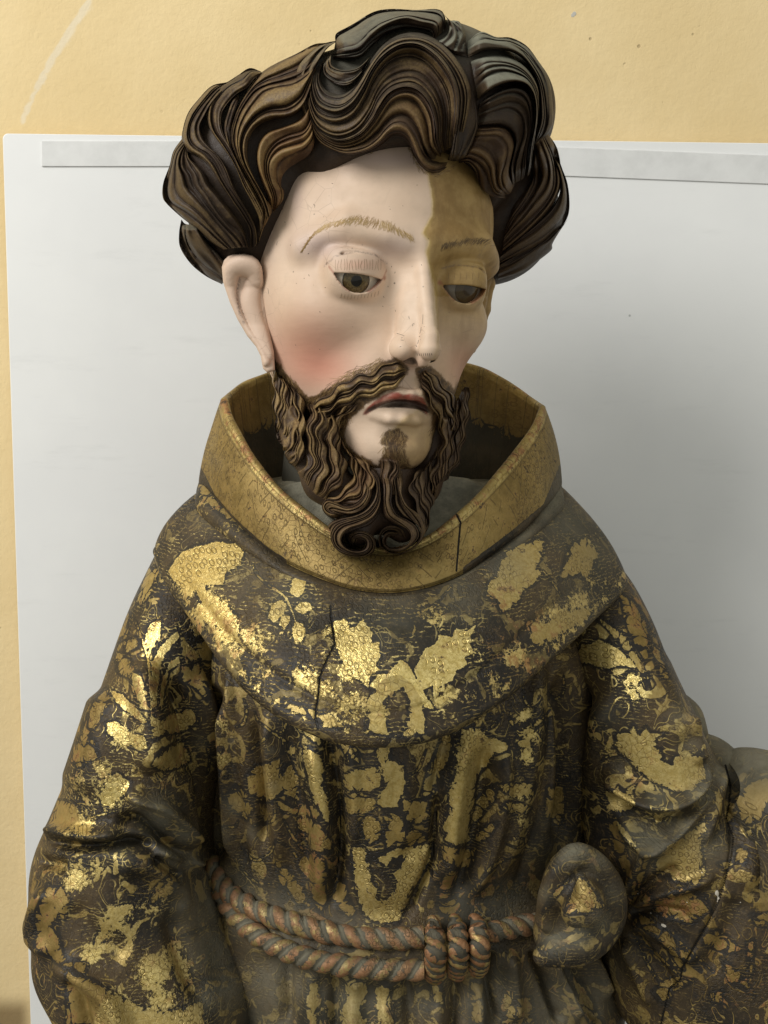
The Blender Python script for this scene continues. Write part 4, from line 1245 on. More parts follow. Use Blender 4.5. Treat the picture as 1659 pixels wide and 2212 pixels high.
    if band:
        cu, cv = s.attr('cu'), s.attr('cv')
        # engraved lattice, oblique lines and punched dots of the collar band
        a = s.n('TexWave', {'Vector': s.n('CombineXYZ', {0: s.math('ADD', cu, cv), 1: 0.0, 2: 0.0})[0], 'Scale': .20, 'Distortion': .25}, wave_type='BANDS')['Fac']
        b = s.n('TexWave', {'Vector': s.n('CombineXYZ', {0: s.math('SUBTRACT', cu, cv), 1: 0.0, 2: 0.0})[0], 'Scale': .20, 'Distortion': .25}, wave_type='BANDS')['Fac']
        pn = s.n('TexNoise', {'Vector': s.n('CombineXYZ', {0: cu, 1: 0.0, 2: 0.0})[0], 'Scale': .35, 'Detail': 1.0})['Fac']
        la = s.math('MULTIPLY', s.ramp(a, .03, .0), s.ramp(pn, .55, .56))
        lb = s.math('MULTIPLY', s.ramp(b, .03, .0), s.ramp(pn, .47, .46))
        dv = s.n('TexVoronoi', {'Vector': s.n('CombineXYZ', {0: cu, 1: cv, 2: 0.0})[0], 'Scale': .95, 'Randomness': .6}, voronoi_dimensions='2D')['Distance']
        dots = s.math('MULTIPLY', s.ramp(dv, .16, .20), s.ramp(dv, .27, .23))
        dots = s.math('MULTIPLY', dots, s.ramp(n2, .42, .52))
        edge = s.math('MULTIPLY', s.ramp(s.math('ABSOLUTE', s.math('SUBTRACT', s.attr('edge'), .5)), .03, .0), .8)
        eng = s.math('MAXIMUM', s.math('MAXIMUM', la, lb), s.math('MAXIMUM', dots, edge))
        gcol = s.mix(s.math('MULTIPLY', eng, .6), gcol, (.05, .03, .012))
        ring = eng
    col = s.mix(mask, dark, gcol)
    nz = s.n('SeparateXYZ', {0: s.n('NewGeometry')['Normal']})[2]
    dm = s.math('MULTIPLY', s.math('ADD', s.math('MULTIPLY', s.ramp(nz, .2, .9), .35), .75), du)
    dm = s.math('MULTIPLY', dm, s.ramp(n1, .22, .62, .55, 1), clamp=True)
    col = s.mix(dm, col, s.mix(s.ramp(n2, .3, .7), (.125, .116, .080), (.185, .170, .122)))
    ca = s.ramp(s.math('ADD', s.attr('crack'), s.math('MULTIPLY', s.math('SUBTRACT', n3, .5), 2.0)), 2.6, 1.4)
    col = s.mix(ca, col, (.006, .005, .004))
    mt = s.math('MULTIPLY', mask, s.math('SUBTRACT', 1.0, s.math('MULTIPLY', dm, 1.0), clamp=True))
    mt = s.math('MULTIPLY', mt, s.math('ADD', .42, s.math('MULTIPLY', br, .40)))
    rg = s.math('SUBTRACT', s.ramp(n1, .25, .75, .40, .58), s.math('MULTIPLY', s.math('MULTIPLY', mask, br), .20))
    rg = s.math('ADD', rg, s.math('MULTIPLY', dm, .35))
    s.set(Base_Color=col, Metallic=mt, Roughness=rg, Specular_IOR_Level=.30)
    h = s.math('ADD', s.math('MULTIPLY', mask, .55), s.math('MULTIPLY', n1, .5))
    h = s.math('ADD', h, s.math('MULTIPLY', n4, .22))
    h = s.math('ADD', h, s.math('MULTIPLY', n3, s.math('ADD', .45, s.math('MULTIPLY', br, .5))))
    h = s.math('SUBTRACT', h, s.math('MULTIPLY', ring, .55))
    h = s.math('SUBTRACT', h, s.math('MULTIPLY', ckm, .3))
    h = s.math('SUBTRACT', h, s.math('MULTIPLY', ca, 2.0))
    s.set(Normal=s.bump(h, .75, .0011))
    return s.m


ROBE = mat_robe()
BAND = mat_robe('gilded_collar_band', True)

# ------------------------------------------------------------------ gold motifs, as they run over the robe (outline, brightness)
MC = [(c4(l), b) for l, b in [
    ([(105, 720), (150, 660), (200, 640), (260, 625), (330, 630), (355, 655), (345, 700), (300, 720), (285, 765), (240, 765), (200, 770), (150, 780), (120, 750)], .85),
    ([(190, 770), (225, 765), (235, 800), (290, 830), (330, 870), (330, 930), (300, 950), (265, 900), (225, 850)], .95),
    ([(505, 790), (515, 750), (545, 735), (562, 745), (552, 790), (530, 808)], .95), ([(435, 870), (445, 830), (475, 815), (495, 830), (485, 860), (455, 890)], .9),
    ([(520, 845), (540, 822), (575, 825), (578, 845), (550, 862)], .9), ([(468, 900), (478, 870), (505, 865), (512, 885), (490, 912)], .8), ([(512, 925), (520, 890), (550, 888), (560, 915), (545, 955), (525, 955)], .9),
    ([(648, 890), (690, 878), (705, 905), (722, 905), (735, 885), (750, 880), (778, 922), (774, 958), (800, 955), (805, 1000), (788, 1028), (803, 1045), (772, 1062), (765, 1105), (738, 1080), (700, 1058), (680, 1020), (662, 985), (655, 940)], 1),
    ([(1118, 900), (1090, 918), (1050, 912), (1042, 940), (1000, 932), (985, 962), (952, 975), (935, 1010), (918, 1050), (928, 1090), (945, 1112), (975, 1100), (985, 1135), (1002, 1100), (1040, 1082), (1055, 1050), (1092, 1030), (1085, 1008), (1112, 990), (1100, 955)], .95),
    ([(765, 1100), (800, 1060), (830, 1062), (845, 1040), (870, 1010), (895, 1030), (915, 1062), (935, 1100), (985, 1180), (950, 1170), (900, 1100), (865, 1070), (820, 1080), (790, 1110)], 1),
    ([(1225, 655), (1250, 632), (1290, 632), (1310, 615), (1345, 622), (1335, 680), (1318, 700), (1338, 735), (1305, 765), (1270, 790), (1255, 830), (1200, 858), (1185, 820), (1155, 800), (1158, 765), (1185, 730), (1190, 690)], .45),
    ([(1420, 660), (1445, 625), (1480, 615), (1522, 660), (1515, 700), (1480, 742), (1425, 735), (1392, 748), (1412, 700)], .30),
    ([(1305, 890), (1350, 892), (1380, 862), (1450, 840), (1505, 845), (1485, 880), (1405, 925), (1345, 965), (1298, 975), (1292, 930)], .40),
    ([(480, 1145), (530, 1165), (590, 1180), (650, 1200), (700, 1240), (640, 1235), (560, 1200), (500, 1175)], .35),
    ([(60, 650), (80, 740), (150, 830), (230, 920), (215, 925), (120, 830), (60, 740), (45, 680)], .2)]]
ARCH = (c4([(758, 1255), (762, 1150), (788, 1098), (830, 1062), (872, 1055), (922, 1088), (948, 1140), (950, 1255), (860, 1265)]), c4([(835, 1262), (818, 1190), (822, 1150), (850, 1118), (880, 1105), (902, 1150), (900, 1210), (880, 1262)]))
MT = [(c6(l), b) for l, b in [
    ([(470, 190), (520, 190), (600, 240), (605, 290), (600, 350), (560, 330), (520, 290), (480, 260)], .6),
    ([(500, 350), (560, 360), (600, 400), (620, 480), (610, 560), (640, 640), (660, 700), (650, 760), (600, 740), (590, 680), (560, 640), (540, 560), (520, 470)], .5),
    ([(480, 740), (540, 730), (600, 780), (660, 860), (650, 920), (600, 920), (540, 900), (520, 840), (480, 800)], .15),
    ([(560, 920), (620, 960), (640, 1060), (640, 1180), (600, 1230), (560, 1180), (540, 1080), (490, 1010), (470, 960)], .05),
    ([(680, 270), (760, 290), (770, 350), (805, 390), (800, 440), (750, 450), (730, 390), (690, 330)], .25),
    ([(890, 300), (940, 330), (970, 360), (960, 430), (1040, 460), (1060, 540), (1040, 600), (1010, 640), (1010, 700), (960, 700), (900, 660), (890, 610), (940, 560), (930, 480), (900, 400)], .4),
    ([(720, 510), (780, 470), (880, 460), (930, 500), (930, 560), (880, 590), (780, 590), (720, 570)], .35), ([(720, 620), (800, 600), (880, 620), (890, 680), (830, 710), (740, 710)], .2),
    ([(805, 770), (840, 720), (900, 740), (930, 790), (920, 850), (870, 870), (830, 860)], .15), ([(940, 720), (1000, 700), (1040, 760), (1050, 830), (1020, 880), (950, 890), (940, 820)], .15),
    ([(1040, 640), (1170, 650), (1180, 720), (1120, 765), (1040, 750)], .15), ([(1050, 840), (1090, 800), (1140, 810), (1160, 850), (1110, 880), (1060, 875)], .1),
    ([(680, 1050), (720, 1060), (740, 1150), (780, 1230), (760, 1260), (700, 1220), (660, 1150)], .05),
    ([(1350, 260), (1450, 260), (1500, 300), (1590, 330), (1600, 370), (1520, 400), (1480, 460), (1440, 500), (1420, 560), (1420, 640), (1400, 720), (1390, 800), (1400, 850), (1330, 880), (1260, 860), (1250, 780), (1290, 700), (1280, 600), (1310, 520), (1330, 460), (1330, 380)], .45),
    ([(1130, 620), (1170, 480), (1210, 400), (1240, 300), (1300, 280), (1290, 380), (1250, 480), (1200, 600)], .3), ([(1240, 880), (1330, 900), (1420, 890), (1410, 960), (1380, 1000), (1310, 990), (1250, 950)], .08),
    ([(1270, 1010), (1330, 1020), (1320, 1100), (1270, 1160), (1230, 1160), (1240, 1080)], .05), ([(1430, 640), (1480, 580), (1540, 550), (1520, 640), (1440, 740), (1400, 760)], .2),
    ([(200, 520), (250, 460), (330, 440), (380, 420), (400, 500), (440, 440), (480, 520), (480, 640), (400, 600), (360, 610), (340, 650), (260, 640), (220, 600)], .15), ([(100, 620), (150, 560), (200, 600), (240, 680), (210, 740), (130, 690)], .1),
    ([(370, 1010), (430, 1000), (500, 1100), (540, 1200), (500, 1210), (430, 1140), (380, 1070)], .05), ([(350, 620), (450, 680), (520, 660), (600, 700), (600, 740), (480, 720), (400, 700)], .15),
    ([(1430, 820), (1500, 770), (1540, 760), (1500, 820), (1440, 860), (1400, 880)], .15), ([(1220, 1190), (1320, 1160), (1360, 1180), (1330, 1240), (1240, 1250)], .05), ([(1450, 1130), (1520, 1080), (1560, 1100), (1520, 1150), (1460, 1170)], .05),
    ([(420, 380), (440, 345), (470, 360), (450, 405)], .3), ([(1540, 560), (1650, 540), (1659, 600), (1580, 600)], .3), ([(1580, 650), (1659, 650), (1659, 700), (1600, 700)], .3),
    # below the cord
    ([(540, 1600), (580, 1590), (600, 1700), (580, 1829), (530, 1900), (520, 1760)], .35), ([(725, 1620), (780, 1590), (840, 1610), (850, 1680), (820, 1740), (850, 1820), (800, 1900), (700, 1890), (700, 1760), (740, 1700)], .45),
    ([(880, 1650), (930, 1610), (980, 1640), (960, 1720), (990, 1800), (950, 1900), (900, 1890), (900, 1740)], .45), ([(1180, 1620), (1240, 1620), (1250, 1720), (1200, 1720)], .3), ([(1400, 1600), (1470, 1620), (1460, 1760), (1480, 1829), (1400, 1829)], .1), ([(1560, 1700), (1610, 1700), (1630, 1829), (1570, 1829)], .2)]]
MT += [(c7(l), b) for l, b in [([(130, 880), (200, 870), (200, 920), (140, 910)], .4), ([(70, 1110), (140, 1080), (220, 1090), (210, 1140), (120, 1150)], .3), ([(60, 1200), (150, 1170), (200, 1200), (150, 1240)], .3),
                              ([(280, 1100), (350, 1100), (360, 1200), (330, 1280), (270, 1240)], .1), ([(80, 2060), (120, 2060), (130, 2200), (70, 2212)], .3), ([(130, 2090), (200, 2090), (220, 2212), (140, 2212)], .1), ([(390, 1990), (430, 2010), (500, 2130), (530, 2212), (480, 2212), (420, 2100)], .25)]]
VASE = (c6([(770, 890), (830, 890), (860, 930), (930, 920), (1000, 900), (1190, 870), (1190, 950), (1150, 1010), (1100, 1100), (1050, 1200), (1010, 1290), (940, 1300), (870, 1280), (820, 1230), (790, 1130), (770, 1000)]),
        c6([(850, 940), (900, 955), (950, 990), (1000, 940), (1040, 930), (1030, 980), (985, 1030), (1010, 1070), (990, 1120), (950, 1180), (900, 1150), (905, 1110), (880, 1080), (860, 1020)]))
ML = [(c5(l), b) for l, b in [
    ([(570, 400), (590, 340), (640, 320), (642, 380), (600, 450), (570, 450)], 1), ([(600, 520), (640, 440), (720, 370), (728, 400), (660, 480), (635, 560), (622, 720), (600, 730)], .9),
    ([(640, 620), (680, 520), (740, 480), (730, 520), (680, 560), (660, 640), (650, 740), (638, 720)], .8), ([(730, 380), (760, 390), (790, 450), (860, 400), (910, 450), (880, 520), (820, 500), (760, 520), (740, 480)], .3),
    ([(740, 540), (830, 530), (860, 600), (860, 700), (810, 640), (740, 600)], .2), ([(500, 560), (540, 570), (572, 640), (585, 740), (545, 740), (510, 640)], .6), ([(410, 650), (460, 670), (530, 740), (580, 800), (560, 800), (460, 730), (430, 700)], .9),
    ([(385, 800), (430, 790), (500, 850), (560, 860), (580, 920), (540, 930), (470, 890), (390, 850)], 1), ([(590, 760), (640, 790), (720, 740), (800, 740), (820, 800), (740, 840), (640, 860), (600, 880)], .4),
    ([(600, 1000), (650, 930), (700, 900), (750, 880), (770, 940), (780, 980), (720, 1010), (660, 1030)], .4), ([(360, 1130), (390, 1060), (440, 1040), (500, 1080), (480, 1130), (400, 1190), (370, 1190)], 1),
    ([(580, 70), (630, 80), (620, 150), (580, 210), (550, 250), (530, 230), (560, 130)], .3), ([(470, 420), (540, 400), (530, 450), (480, 470)], .2), ([(430, 470), (490, 490), (520, 560), (500, 600), (440, 560)], .15),
    ([(260, 880), (330, 700), (390, 640), (400, 700), (350, 800), (280, 890)], .1), ([(220, 1460), (270, 1430), (300, 1470), (240, 1500)], .4), ([(590, 1600), (640, 1550), (700, 1500), (750, 1500), (690, 1600), (600, 1660)], .15),
    ([(700, 1880), (760, 1900), (790, 2000), (740, 2060), (700, 1960)], .5), ([(340, 2090), (420, 2070), (560, 2140), (700, 2150), (840, 2100), (850, 2300), (300, 2300)], .45), ([(120, 1600), (180, 1560), (220, 1640), (190, 1720), (130, 1700)], .1),
    ([(420, 1410), (440, 1400), (440, 1510), (420, 1520)], .7), ([(370, 1740), (480, 1650), (510, 1660), (400, 1790), (340, 1860), (300, 1890)], .5), ([(110, 1560), (200, 1600), (150, 1760), (190, 1900), (300, 1930), (280, 1990), (150, 1920), (60, 1850), (50, 1700)], .03),
    ([(200, 1960), (330, 2010), (420, 2080), (330, 2212), (200, 2212)], .08), ([(840, 2010), (960, 2000), (960, 2040), (850, 2060)], .1), ([(150, 1160), (240, 1180), (260, 1250), (180, 1330), (110, 1290)], .15), ([(240, 900), (330, 880), (350, 960), (250, 1010), (215, 970)], .03), ([(450, 260), (500, 290), (480, 400), (430, 430), (400, 500), (395, 420)], .1)]]
MR = [(c7(l), b) for l, b in [
    ([(410, 490), (440, 430), (480, 430), (520, 410), (600, 440), (640, 480), (680, 510), (690, 540), (610, 535), (560, 545), (500, 535), (480, 520), (440, 522)], .75), ([(480, 290), (530, 310), (660, 410), (700, 490), (750, 590), (740, 600), (640, 460), (560, 360)], .35),
    ([(620, 200), (680, 230), (740, 320), (760, 500), (740, 510), (680, 420), (640, 310)], .05), ([(770, 430), (810, 460), (845, 590), (810, 580), (780, 510)], .1), ([(305, 440), (340, 410), (375, 430), (370, 490), (335, 480)], .2),
    ([(590, 850), (650, 850), (685, 815), (700, 860), (740, 820), (760, 850), (835, 850), (785, 870), (780, 920), (810, 930), (820, 980), (860, 990), (880, 960), (940, 960), (1000, 940), (1022, 1060), (960, 1115), (880, 1122), (780, 1080), (700, 1020), (640, 960), (600, 910)], .5),
    ([(550, 1120), (600, 1120), (610, 1095), (640, 1120), (690, 1090), (660, 1170), (700, 1190), (640, 1230), (560, 1200)], .4), ([(780, 1215), (800, 1230), (825, 1235), (810, 1260), (790, 1275), (775, 1245)], 1), ([(650, 565), (680, 570), (720, 600), (700, 620), (655, 610)], 1), ([(640, 650), (690, 640), (705, 690), (680, 700)], 1),
    ([(860, 1360), (960, 1300), (1025, 1255), (1000, 1370), (1010, 1500), (980, 1560), (880, 1540), (780, 1500), (790, 1440)], .3), ([(720, 1410), (765, 1420), (700, 1600), (665, 1615), (690, 1500)], .12),
    ([(780, 1640), (900, 1580), (1020, 1610), (1040, 1680), (960, 1740), (860, 1720), (780, 1700)], .05), ([(1160, 1160), (1230, 1080), (1320, 1050), (1330, 1150), (1270, 1260), (1200, 1280)], .15), ([(1160, 1390), (1190, 1380), (1220, 1410), (1200, 1460), (1160, 1450)], .1),
    ([(1000, 1780), (1080, 1770), (1180, 1860), (1120, 1880), (1010, 1840)], .05), ([(1230, 1700), (1330, 1690), (1330, 1760), (1260, 1750)], .05), ([(600, 1260), (640, 1290), (690, 1370), (660, 1360), (610, 1310)], .8), ([(1210, 1300), (1250, 1310), (1230, 1345)], .5),
    ([(600, 1240), (650, 1400), (690, 1560), (640, 1500), (590, 1380), (560, 1300)], .02), ([(1215, 1830), (1245, 1820), (1240, 1960), (1225, 1990)], .05), ([(650, 1660), (760, 1720), (900, 1830), (1000, 1960), (900, 1900), (780, 1800), (670, 1720)], .02), ([(840, 1850), (900, 1880), (920, 1960), (870, 1950)], .1),
    ([(770, 2060), (830, 2010), (900, 1990), (960, 2010), (860, 2060), (840, 2120), (810, 2110)], .08), ([(1080, 1460), (1160, 1450), (1110, 1490)], .2), ([(1090, 1900), (1200, 1990), (1250, 2080), (1130, 2010)], .03), ([(1040, 2070), (1100, 2060), (1090, 2110), (1050, 2110)], .03)]]
SCR_T = [c6(l) for l in ([(150, 250), (190, 230), (205, 160), (190, 100)], [(360, 270), (400, 270), (425, 180), (420, 140)], [(230, 370), (280, 330), (330, 290)], [(250, 170), (270, 220), (360, 290), (470, 360)], [(390, 400), (400, 330), (370, 290)], [(300, 770), (350, 740), (355, 690)], [(180, 890), (250, 960), (330, 920), (360, 850)],
                              [(80, 780), (140, 780), (160, 750)], [(260, 720), (290, 750), (240, 780)], [(360, 850), (440, 900), (520, 1020), (570, 1160)], [(400, 740), (470, 860), (550, 950)], [(1570, 170), (1520, 240), (1440, 290)], [(1600, 190), (1620, 250), (1659, 280)], [(1400, 1160), (1500, 1000), (1659, 930)], [(1330, 1250), (1420, 1100), (1560, 960)], [(1160, 370), (1120, 470), (1060, 510)], [(170, 1000), (250, 1070), (330, 1085)], [(1240, 1250), (1330, 1130), (1360, 1060)])]
SCR_T += [c7(l) for l in ([(160, 630), (175, 700), (210, 740)], [(105, 750), (120, 820), (160, 860), (240, 800), (290, 740)], [(220, 830), (255, 890), (320, 915)], [(290, 650), (310, 690), (350, 660), (355, 580)], [(130, 850), (190, 830), (260, 760)], [(320, 1070), (350, 1050), (380, 1050)], [(90, 1370), (140, 1385), (180, 1350), (140, 1340)], [(190, 1020), (240, 990), (260, 960)])]
SCR_C = [c4(l) for l in ([(1040, 770), (990, 825), (940, 855), (850, 875)], [(895, 945), (918, 910), (900, 880)], [(385, 700), (400, 735), (440, 770), (490, 805), (512, 850), (530, 900)], [(975, 850), (1000, 830), (1030, 850)], [(1000, 850), (1010, 880), (995, 915)], [(530, 1030), (620, 1090), (720, 1200)], [(500, 1020), (560, 1060)], [(1340, 720), (1380, 770), (1400, 800)])]
SCR_L = [c5(l) for l in ([(510, 290), (550, 400), (580, 500), (592, 620), (600, 800)], [(1000, 0), (1000, 1)], [(850, 870), (870, 960), (860, 1040)], [(620, 1040), (650, 1090), (640, 1130)], [(220, 1270), (330, 1240), (430, 1215)], [(260, 1580), (290, 1500), (360, 1470)], [(740, 1800), (830, 1770), (880, 1740)], [(760, 2100), (900, 2030), (1000, 2000)], [(210, 2130), (300, 2060), (400, 2040)], [(870, 1940), (930, 1950), (980, 1935)], [(580, 500), (600, 430)])]
SCR_R = [c7(l) for l in ([(530, 980), (570, 955), (620, 945)], [(690, 1090), (730, 1040)], [(640, 1640), (620, 1450), (580, 1300)], [(650, 1700), (760, 1850), (900, 1990)], [(680, 1780), (760, 1950), (860, 2080)], [(660, 1680), (860, 1800), (1060, 1970)], [(640, 620), (690, 690)], [(560, 1240), (600, 1400), (660, 1560)])]
CRACK_R = c7([(1112, 998), (1135, 1090), (1130, 1180), (1115, 1250), (1150, 1340), (1138, 1440), (1110, 1540), (1080, 1640), (1030, 1740), (960, 1860), (910, 1950), (902, 2000), (850, 2045), (835, 2110), (805, 2230)])
CRACK_C = c4([(640, 835), (645, 900), (655, 960), (630, 1010), (605, 1070), (600, 1130), (590, 1200), (600, 1240)])
CRACK_K = c4([(1052, 530), (1068, 560), (1062, 630), (1055, 720)])
CRACK_T = [c6([(700, 640), (705, 780), (695, 960), (680, 1060)]), c6([(1215, 700), (1205, 850), (1190, 1050)])]
BL_ = lambda conv, pts: [(*conv([(x_, y_)])[0], r_ * {c4: .6563, c5: .461, c6: .4063, c7: .461}[conv], w_) for x_, y_, r_, w_ in pts]
FRAG_C = BL_(c4, [(170, 760, 60, .9), (250, 850, 80, 1.0), (300, 930, 60, 1), (390, 950, 70, .8), (330, 990, 50, .7), (420, 1030, 60, .6), (380, 1080, 50, .5), (560, 1070, 60, .9), (620, 1110, 60, .8), (640, 920, 40, .7), (700, 1170, 90, .75), (790, 1180, 50, .8), (700, 1060, 50, .9), (640, 1000, 50, .5), (520, 900, 80, .45),
                      (1010, 1130, 60, .8), (1100, 1120, 60, .55), (1180, 1080, 60, .55), (1250, 1000, 60, .8), (1350, 920, 70, .8), (1380, 880, 60, .9), (1450, 830, 60, .8), (1520, 760, 60, .5), (1500, 640, 50, .5), (980, 870, 50, .7), (1120, 1000, 50, .6), (860, 850, 60, .4), (940, 820, 60, .4)])
FRAG_L = BL_(c5, [(410, 1130, 90, 1.0), (270, 1270, 90, .9), (370, 1010, 60, .8), (250, 1090, 90, .6), (500, 1020, 60, .6), (250, 1530, 90, .9), (160, 1480, 60, .7), (330, 1480, 60, .8), (200, 1660, 60, .6), (420, 1740, 90, .9), (480, 1690, 60, .7), (330, 1880, 80, .9), (600, 1990, 100, .95), (700, 1900, 90, .8), (640, 2100, 120, .8), (500, 1830, 120, .5), (430, 2110, 90, .9), (620, 1670, 90, .7), (420, 600, 80, .4), (620, 420, 60, .5),
                      (300, 1150, 60, .5), (460, 870, 80, .8), (750, 1960, 70, .8), (200, 1300, 70, .7), (550, 1660, 60, .6), (800, 2150, 60, .6), (440, 1320, 70, .5)])
FRAG_T = BL_(c6, [(540, 420, 80, .6), (600, 600, 60, .6), (950, 480, 80, .6), (990, 600, 60, .7), (1380, 400, 90, .9), (1350, 560, 70, .8), (1340, 700, 60, .6), (60, 250, 60, .8), (70, 420, 50, .7), (1500, 240, 60, .4), (800, 500, 70, .4), (760, 1700, 100, .5), (930, 1700, 80, .5), (600, 1760, 80, .5), (60, 120, 40, .6)])
FRAG_T += BL_(c7, [(180, 770, 60, .8), (200, 850, 60, .8), (190, 960, 50, .9), (150, 1130, 60, .8), (160, 1260, 50, .8), (240, 700, 50, .5), (130, 1360, 40, .5)])
FRAG_R = BL_(c7, [(680, 600, 60, .7), (690, 680, 50, .7), (570, 620, 60, .4), (470, 700, 25, 1), (480, 800, 20, 1), (620, 900, 50, .4), (530, 940, 40, .4), (940, 960, 60, .7), (820, 1230, 50, .6), (960, 1400, 50, .9), (990, 1500, 50, .8), (660, 1170, 50, .8), (560, 1180, 60, .4), (680, 1370, 30, .8), (1010, 1290, 40, .7), (860, 1480, 60, .5), (1240, 1320, 50, .5), (1260, 1240, 50, .5), (1060, 1560, 50, .4), (1200, 1500, 60, .3)])


def blob(px, lst):
    out = np.zeros(len(px))
    for x_, y_, r_, w_ in lst:
        m = (np.abs(px[:, 0] - x_) < 2.2 * r_) & (np.abs(px[:, 1] - y_) < 2.2 * r_)
        if m.any():
            d2 = ((px[m, 0] - x_) ** 2 + (px[m, 1] - y_) ** 2) / r_ ** 2
            out[m] = np.maximum(out[m], w_ * np.exp(-d2 * .9))
    return out


def paint(P, facing, motifs=(), rings=(), scr=(), frag=(), cracks=(), dust=(), hatch=.8, base_dust=.02, scw=2.2, foliage=.9, fr0=.0):
    px = proj(P)
    n = len(P)
    gold = np.full(n, -40.0)
    bright = np.full(n, .25)
    bw = np.full(n, -40.0)
    for poly, b in motifs:
        poly = np.asarray(poly)
        lo, hi = poly.min(0) - 22, poly.max(0) + 22
        m = (px > lo).all(1) & (px < hi).all(1)
        if m.any():
            s_ = poly_sd(px[m], poly)
            up = s_ > bw[m]
            im = np.where(m)[0]
            bright[im[up]] = b
            bw[im] = np.maximum(bw[im], s_)
            gold[im] = np.maximum(gold[im], s_)
    for outer, inner in rings:
        s_ = np.minimum(poly_sd(px, outer), -poly_sd(px, inner))
        up = s_ > bw
        bright[up] = .5
        bw = np.maximum(bw, s_)
        gold = np.maximum(gold, s_)
    for ln in scr:
        c = catmull(ln, 24)
        lo, hi = c.min(0) - 12, c.max(0) + 12
        m = (px > lo).all(1) & (px < hi).all(1)
        if m.any():
            d_, _, pos = seg_dist(px[m], c)
            gold[m] = np.maximum(gold[m], (scw * np.sin(np.clip(pos, .08, .94) * np.pi) ** .5 - d_) * 2.2)
    fr = np.maximum(blob(px, frag), fr0)
    bright = np.maximum(bright, np.where(gold < 0, fr * .9, 0))
    crk = np.full(n, 40.0)
    for c in cracks:
        d_, _, _ = seg_dist(px, c)
        crk = np.minimum(crk, d_)
    du = np.clip(base_dust + blob(px, dust), 0, 1)
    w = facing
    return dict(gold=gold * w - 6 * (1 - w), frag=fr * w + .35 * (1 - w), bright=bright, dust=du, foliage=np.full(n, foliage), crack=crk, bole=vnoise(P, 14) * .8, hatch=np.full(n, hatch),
                pu=P[:, 0] * 150 + P[:, 1] * 40, pv=P[:, 2] * 150)


def displace(G, outward, folds, facing):
    """push a surface in and out along traced fold lines; (line, half width, height[, width on the other side])"""
    P = G.reshape(-1, 3)
    px = proj(P)
    h = np.zeros(len(P))
    for f_ in folds:
        ln, w, a = f_[:3]
        w2 = f_[3] if len(f_) > 3 else w
        c = catmull(ln, 40)
        R_ = 2.6 * max(w, w2)
        m = (px > c.min(0) - R_).all(1) & (px < c.max(0) + R_).all(1)
        if not m.any():
            continue
        d_, s_, pos = seg_dist(px[m], c)
        ww = np.where(s_ > 0, w, w2)
        tp = smooth(-.02, .18, pos) * smooth(-.02, .18, 1 - pos)
        h[m] += a * np.exp(-(d_ / ww) ** 2) * tp
    P = P + outward.reshape(-1, 3) * (h * facing.ravel())[:, None]
    return P.reshape(G.shape), h


def loft(sections, nu, nv, ex=2.2):
    """sections: ((left x, y), (right x, y), Y of the axis, depth to the front, depth to the back)"""
    S = np.array([[*a, *b, Y, df, db] for a, b, Y, df, db in sections], float)
    S = catmull(S, nu)
    Lp, Rp = at(S[:, 0:2], S[:, 4]), at(S[:, 2:4], S[:, 4])
    c, a = (Lp + Rp) / 2, (Rp - Lp) / 2
    b = np.array([0, -1.0, 0]) + np.zeros_like(a)
    an = a / np.linalg.norm(a, axis=1, keepdims=True)
    b -= an * np.sum(an * b, 1, keepdims=True)
    b /= np.linalg.norm(b, axis=1, keepdims=True)
    # more columns on the visible front
    k = int(nv * .72)
    u = np.concatenate([np.linspace(-.12, np.pi + .12, k, endpoint=False), np.linspace(np.pi + .12, 2 * np.pi - .12, nv - k, endpoint=False)])
    cu_, su = np.cos(u), np.sin(u)
    cc = np.sign(cu_) * np.abs(cu_) ** (2 / ex)
    ss = np.sign(su) * np.abs(su) ** (2 / ex)
    dep = np.where(su[None] > 0, S[:, 5:6], S[:, 6:7])
    G = c[:, None] - a[:, None] * cc[None, :, None] + b[:, None] * (dep * ss[None])[..., None]
    n = grid_normals(G, True)
    sg = np.sign(np.sum(n * (G - c[:, None]), -1, keepdims=True).mean())
    n *= sg
    view = CAM - G
    view /= np.linalg.norm(view, axis=-1, keepdims=True)
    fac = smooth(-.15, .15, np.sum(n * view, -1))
    return G, n, fac, sg


def close_caps(V, Fq, nu, nv):
    return V, Fq


def put(name, G, sg, mat, attrs, wrap=True, cap=False):
    nu, nv = G.shape[:2]
    Fq = grid_faces(nu, nv, wrap_v=wrap)
    V = G.reshape(-1, 3)
    if cap:
        k = len(V)
        V = np.vstack([V, G[0].mean(0)[None], G[-1].mean(0)[None]])
        i = np.arange(nv)
        j = (i + 1) % nv
        Fq = np.vstack([Fq, np.stack([j, i, np.full(nv, k), np.full(nv, k)], -1), np.stack([(nu - 1) * nv + i, (nu - 1) * nv + j, np.full(nv, k + 1), np.full(nv, k + 1)], -1)])
        attrs = {q: np.r_[a, a[:1], a[-1:]] for q, a in attrs.items()}
    if sg < 0:
        Fq = Fq[:, ::-1]
    return mo(name, V, Fq, mat, attrs)


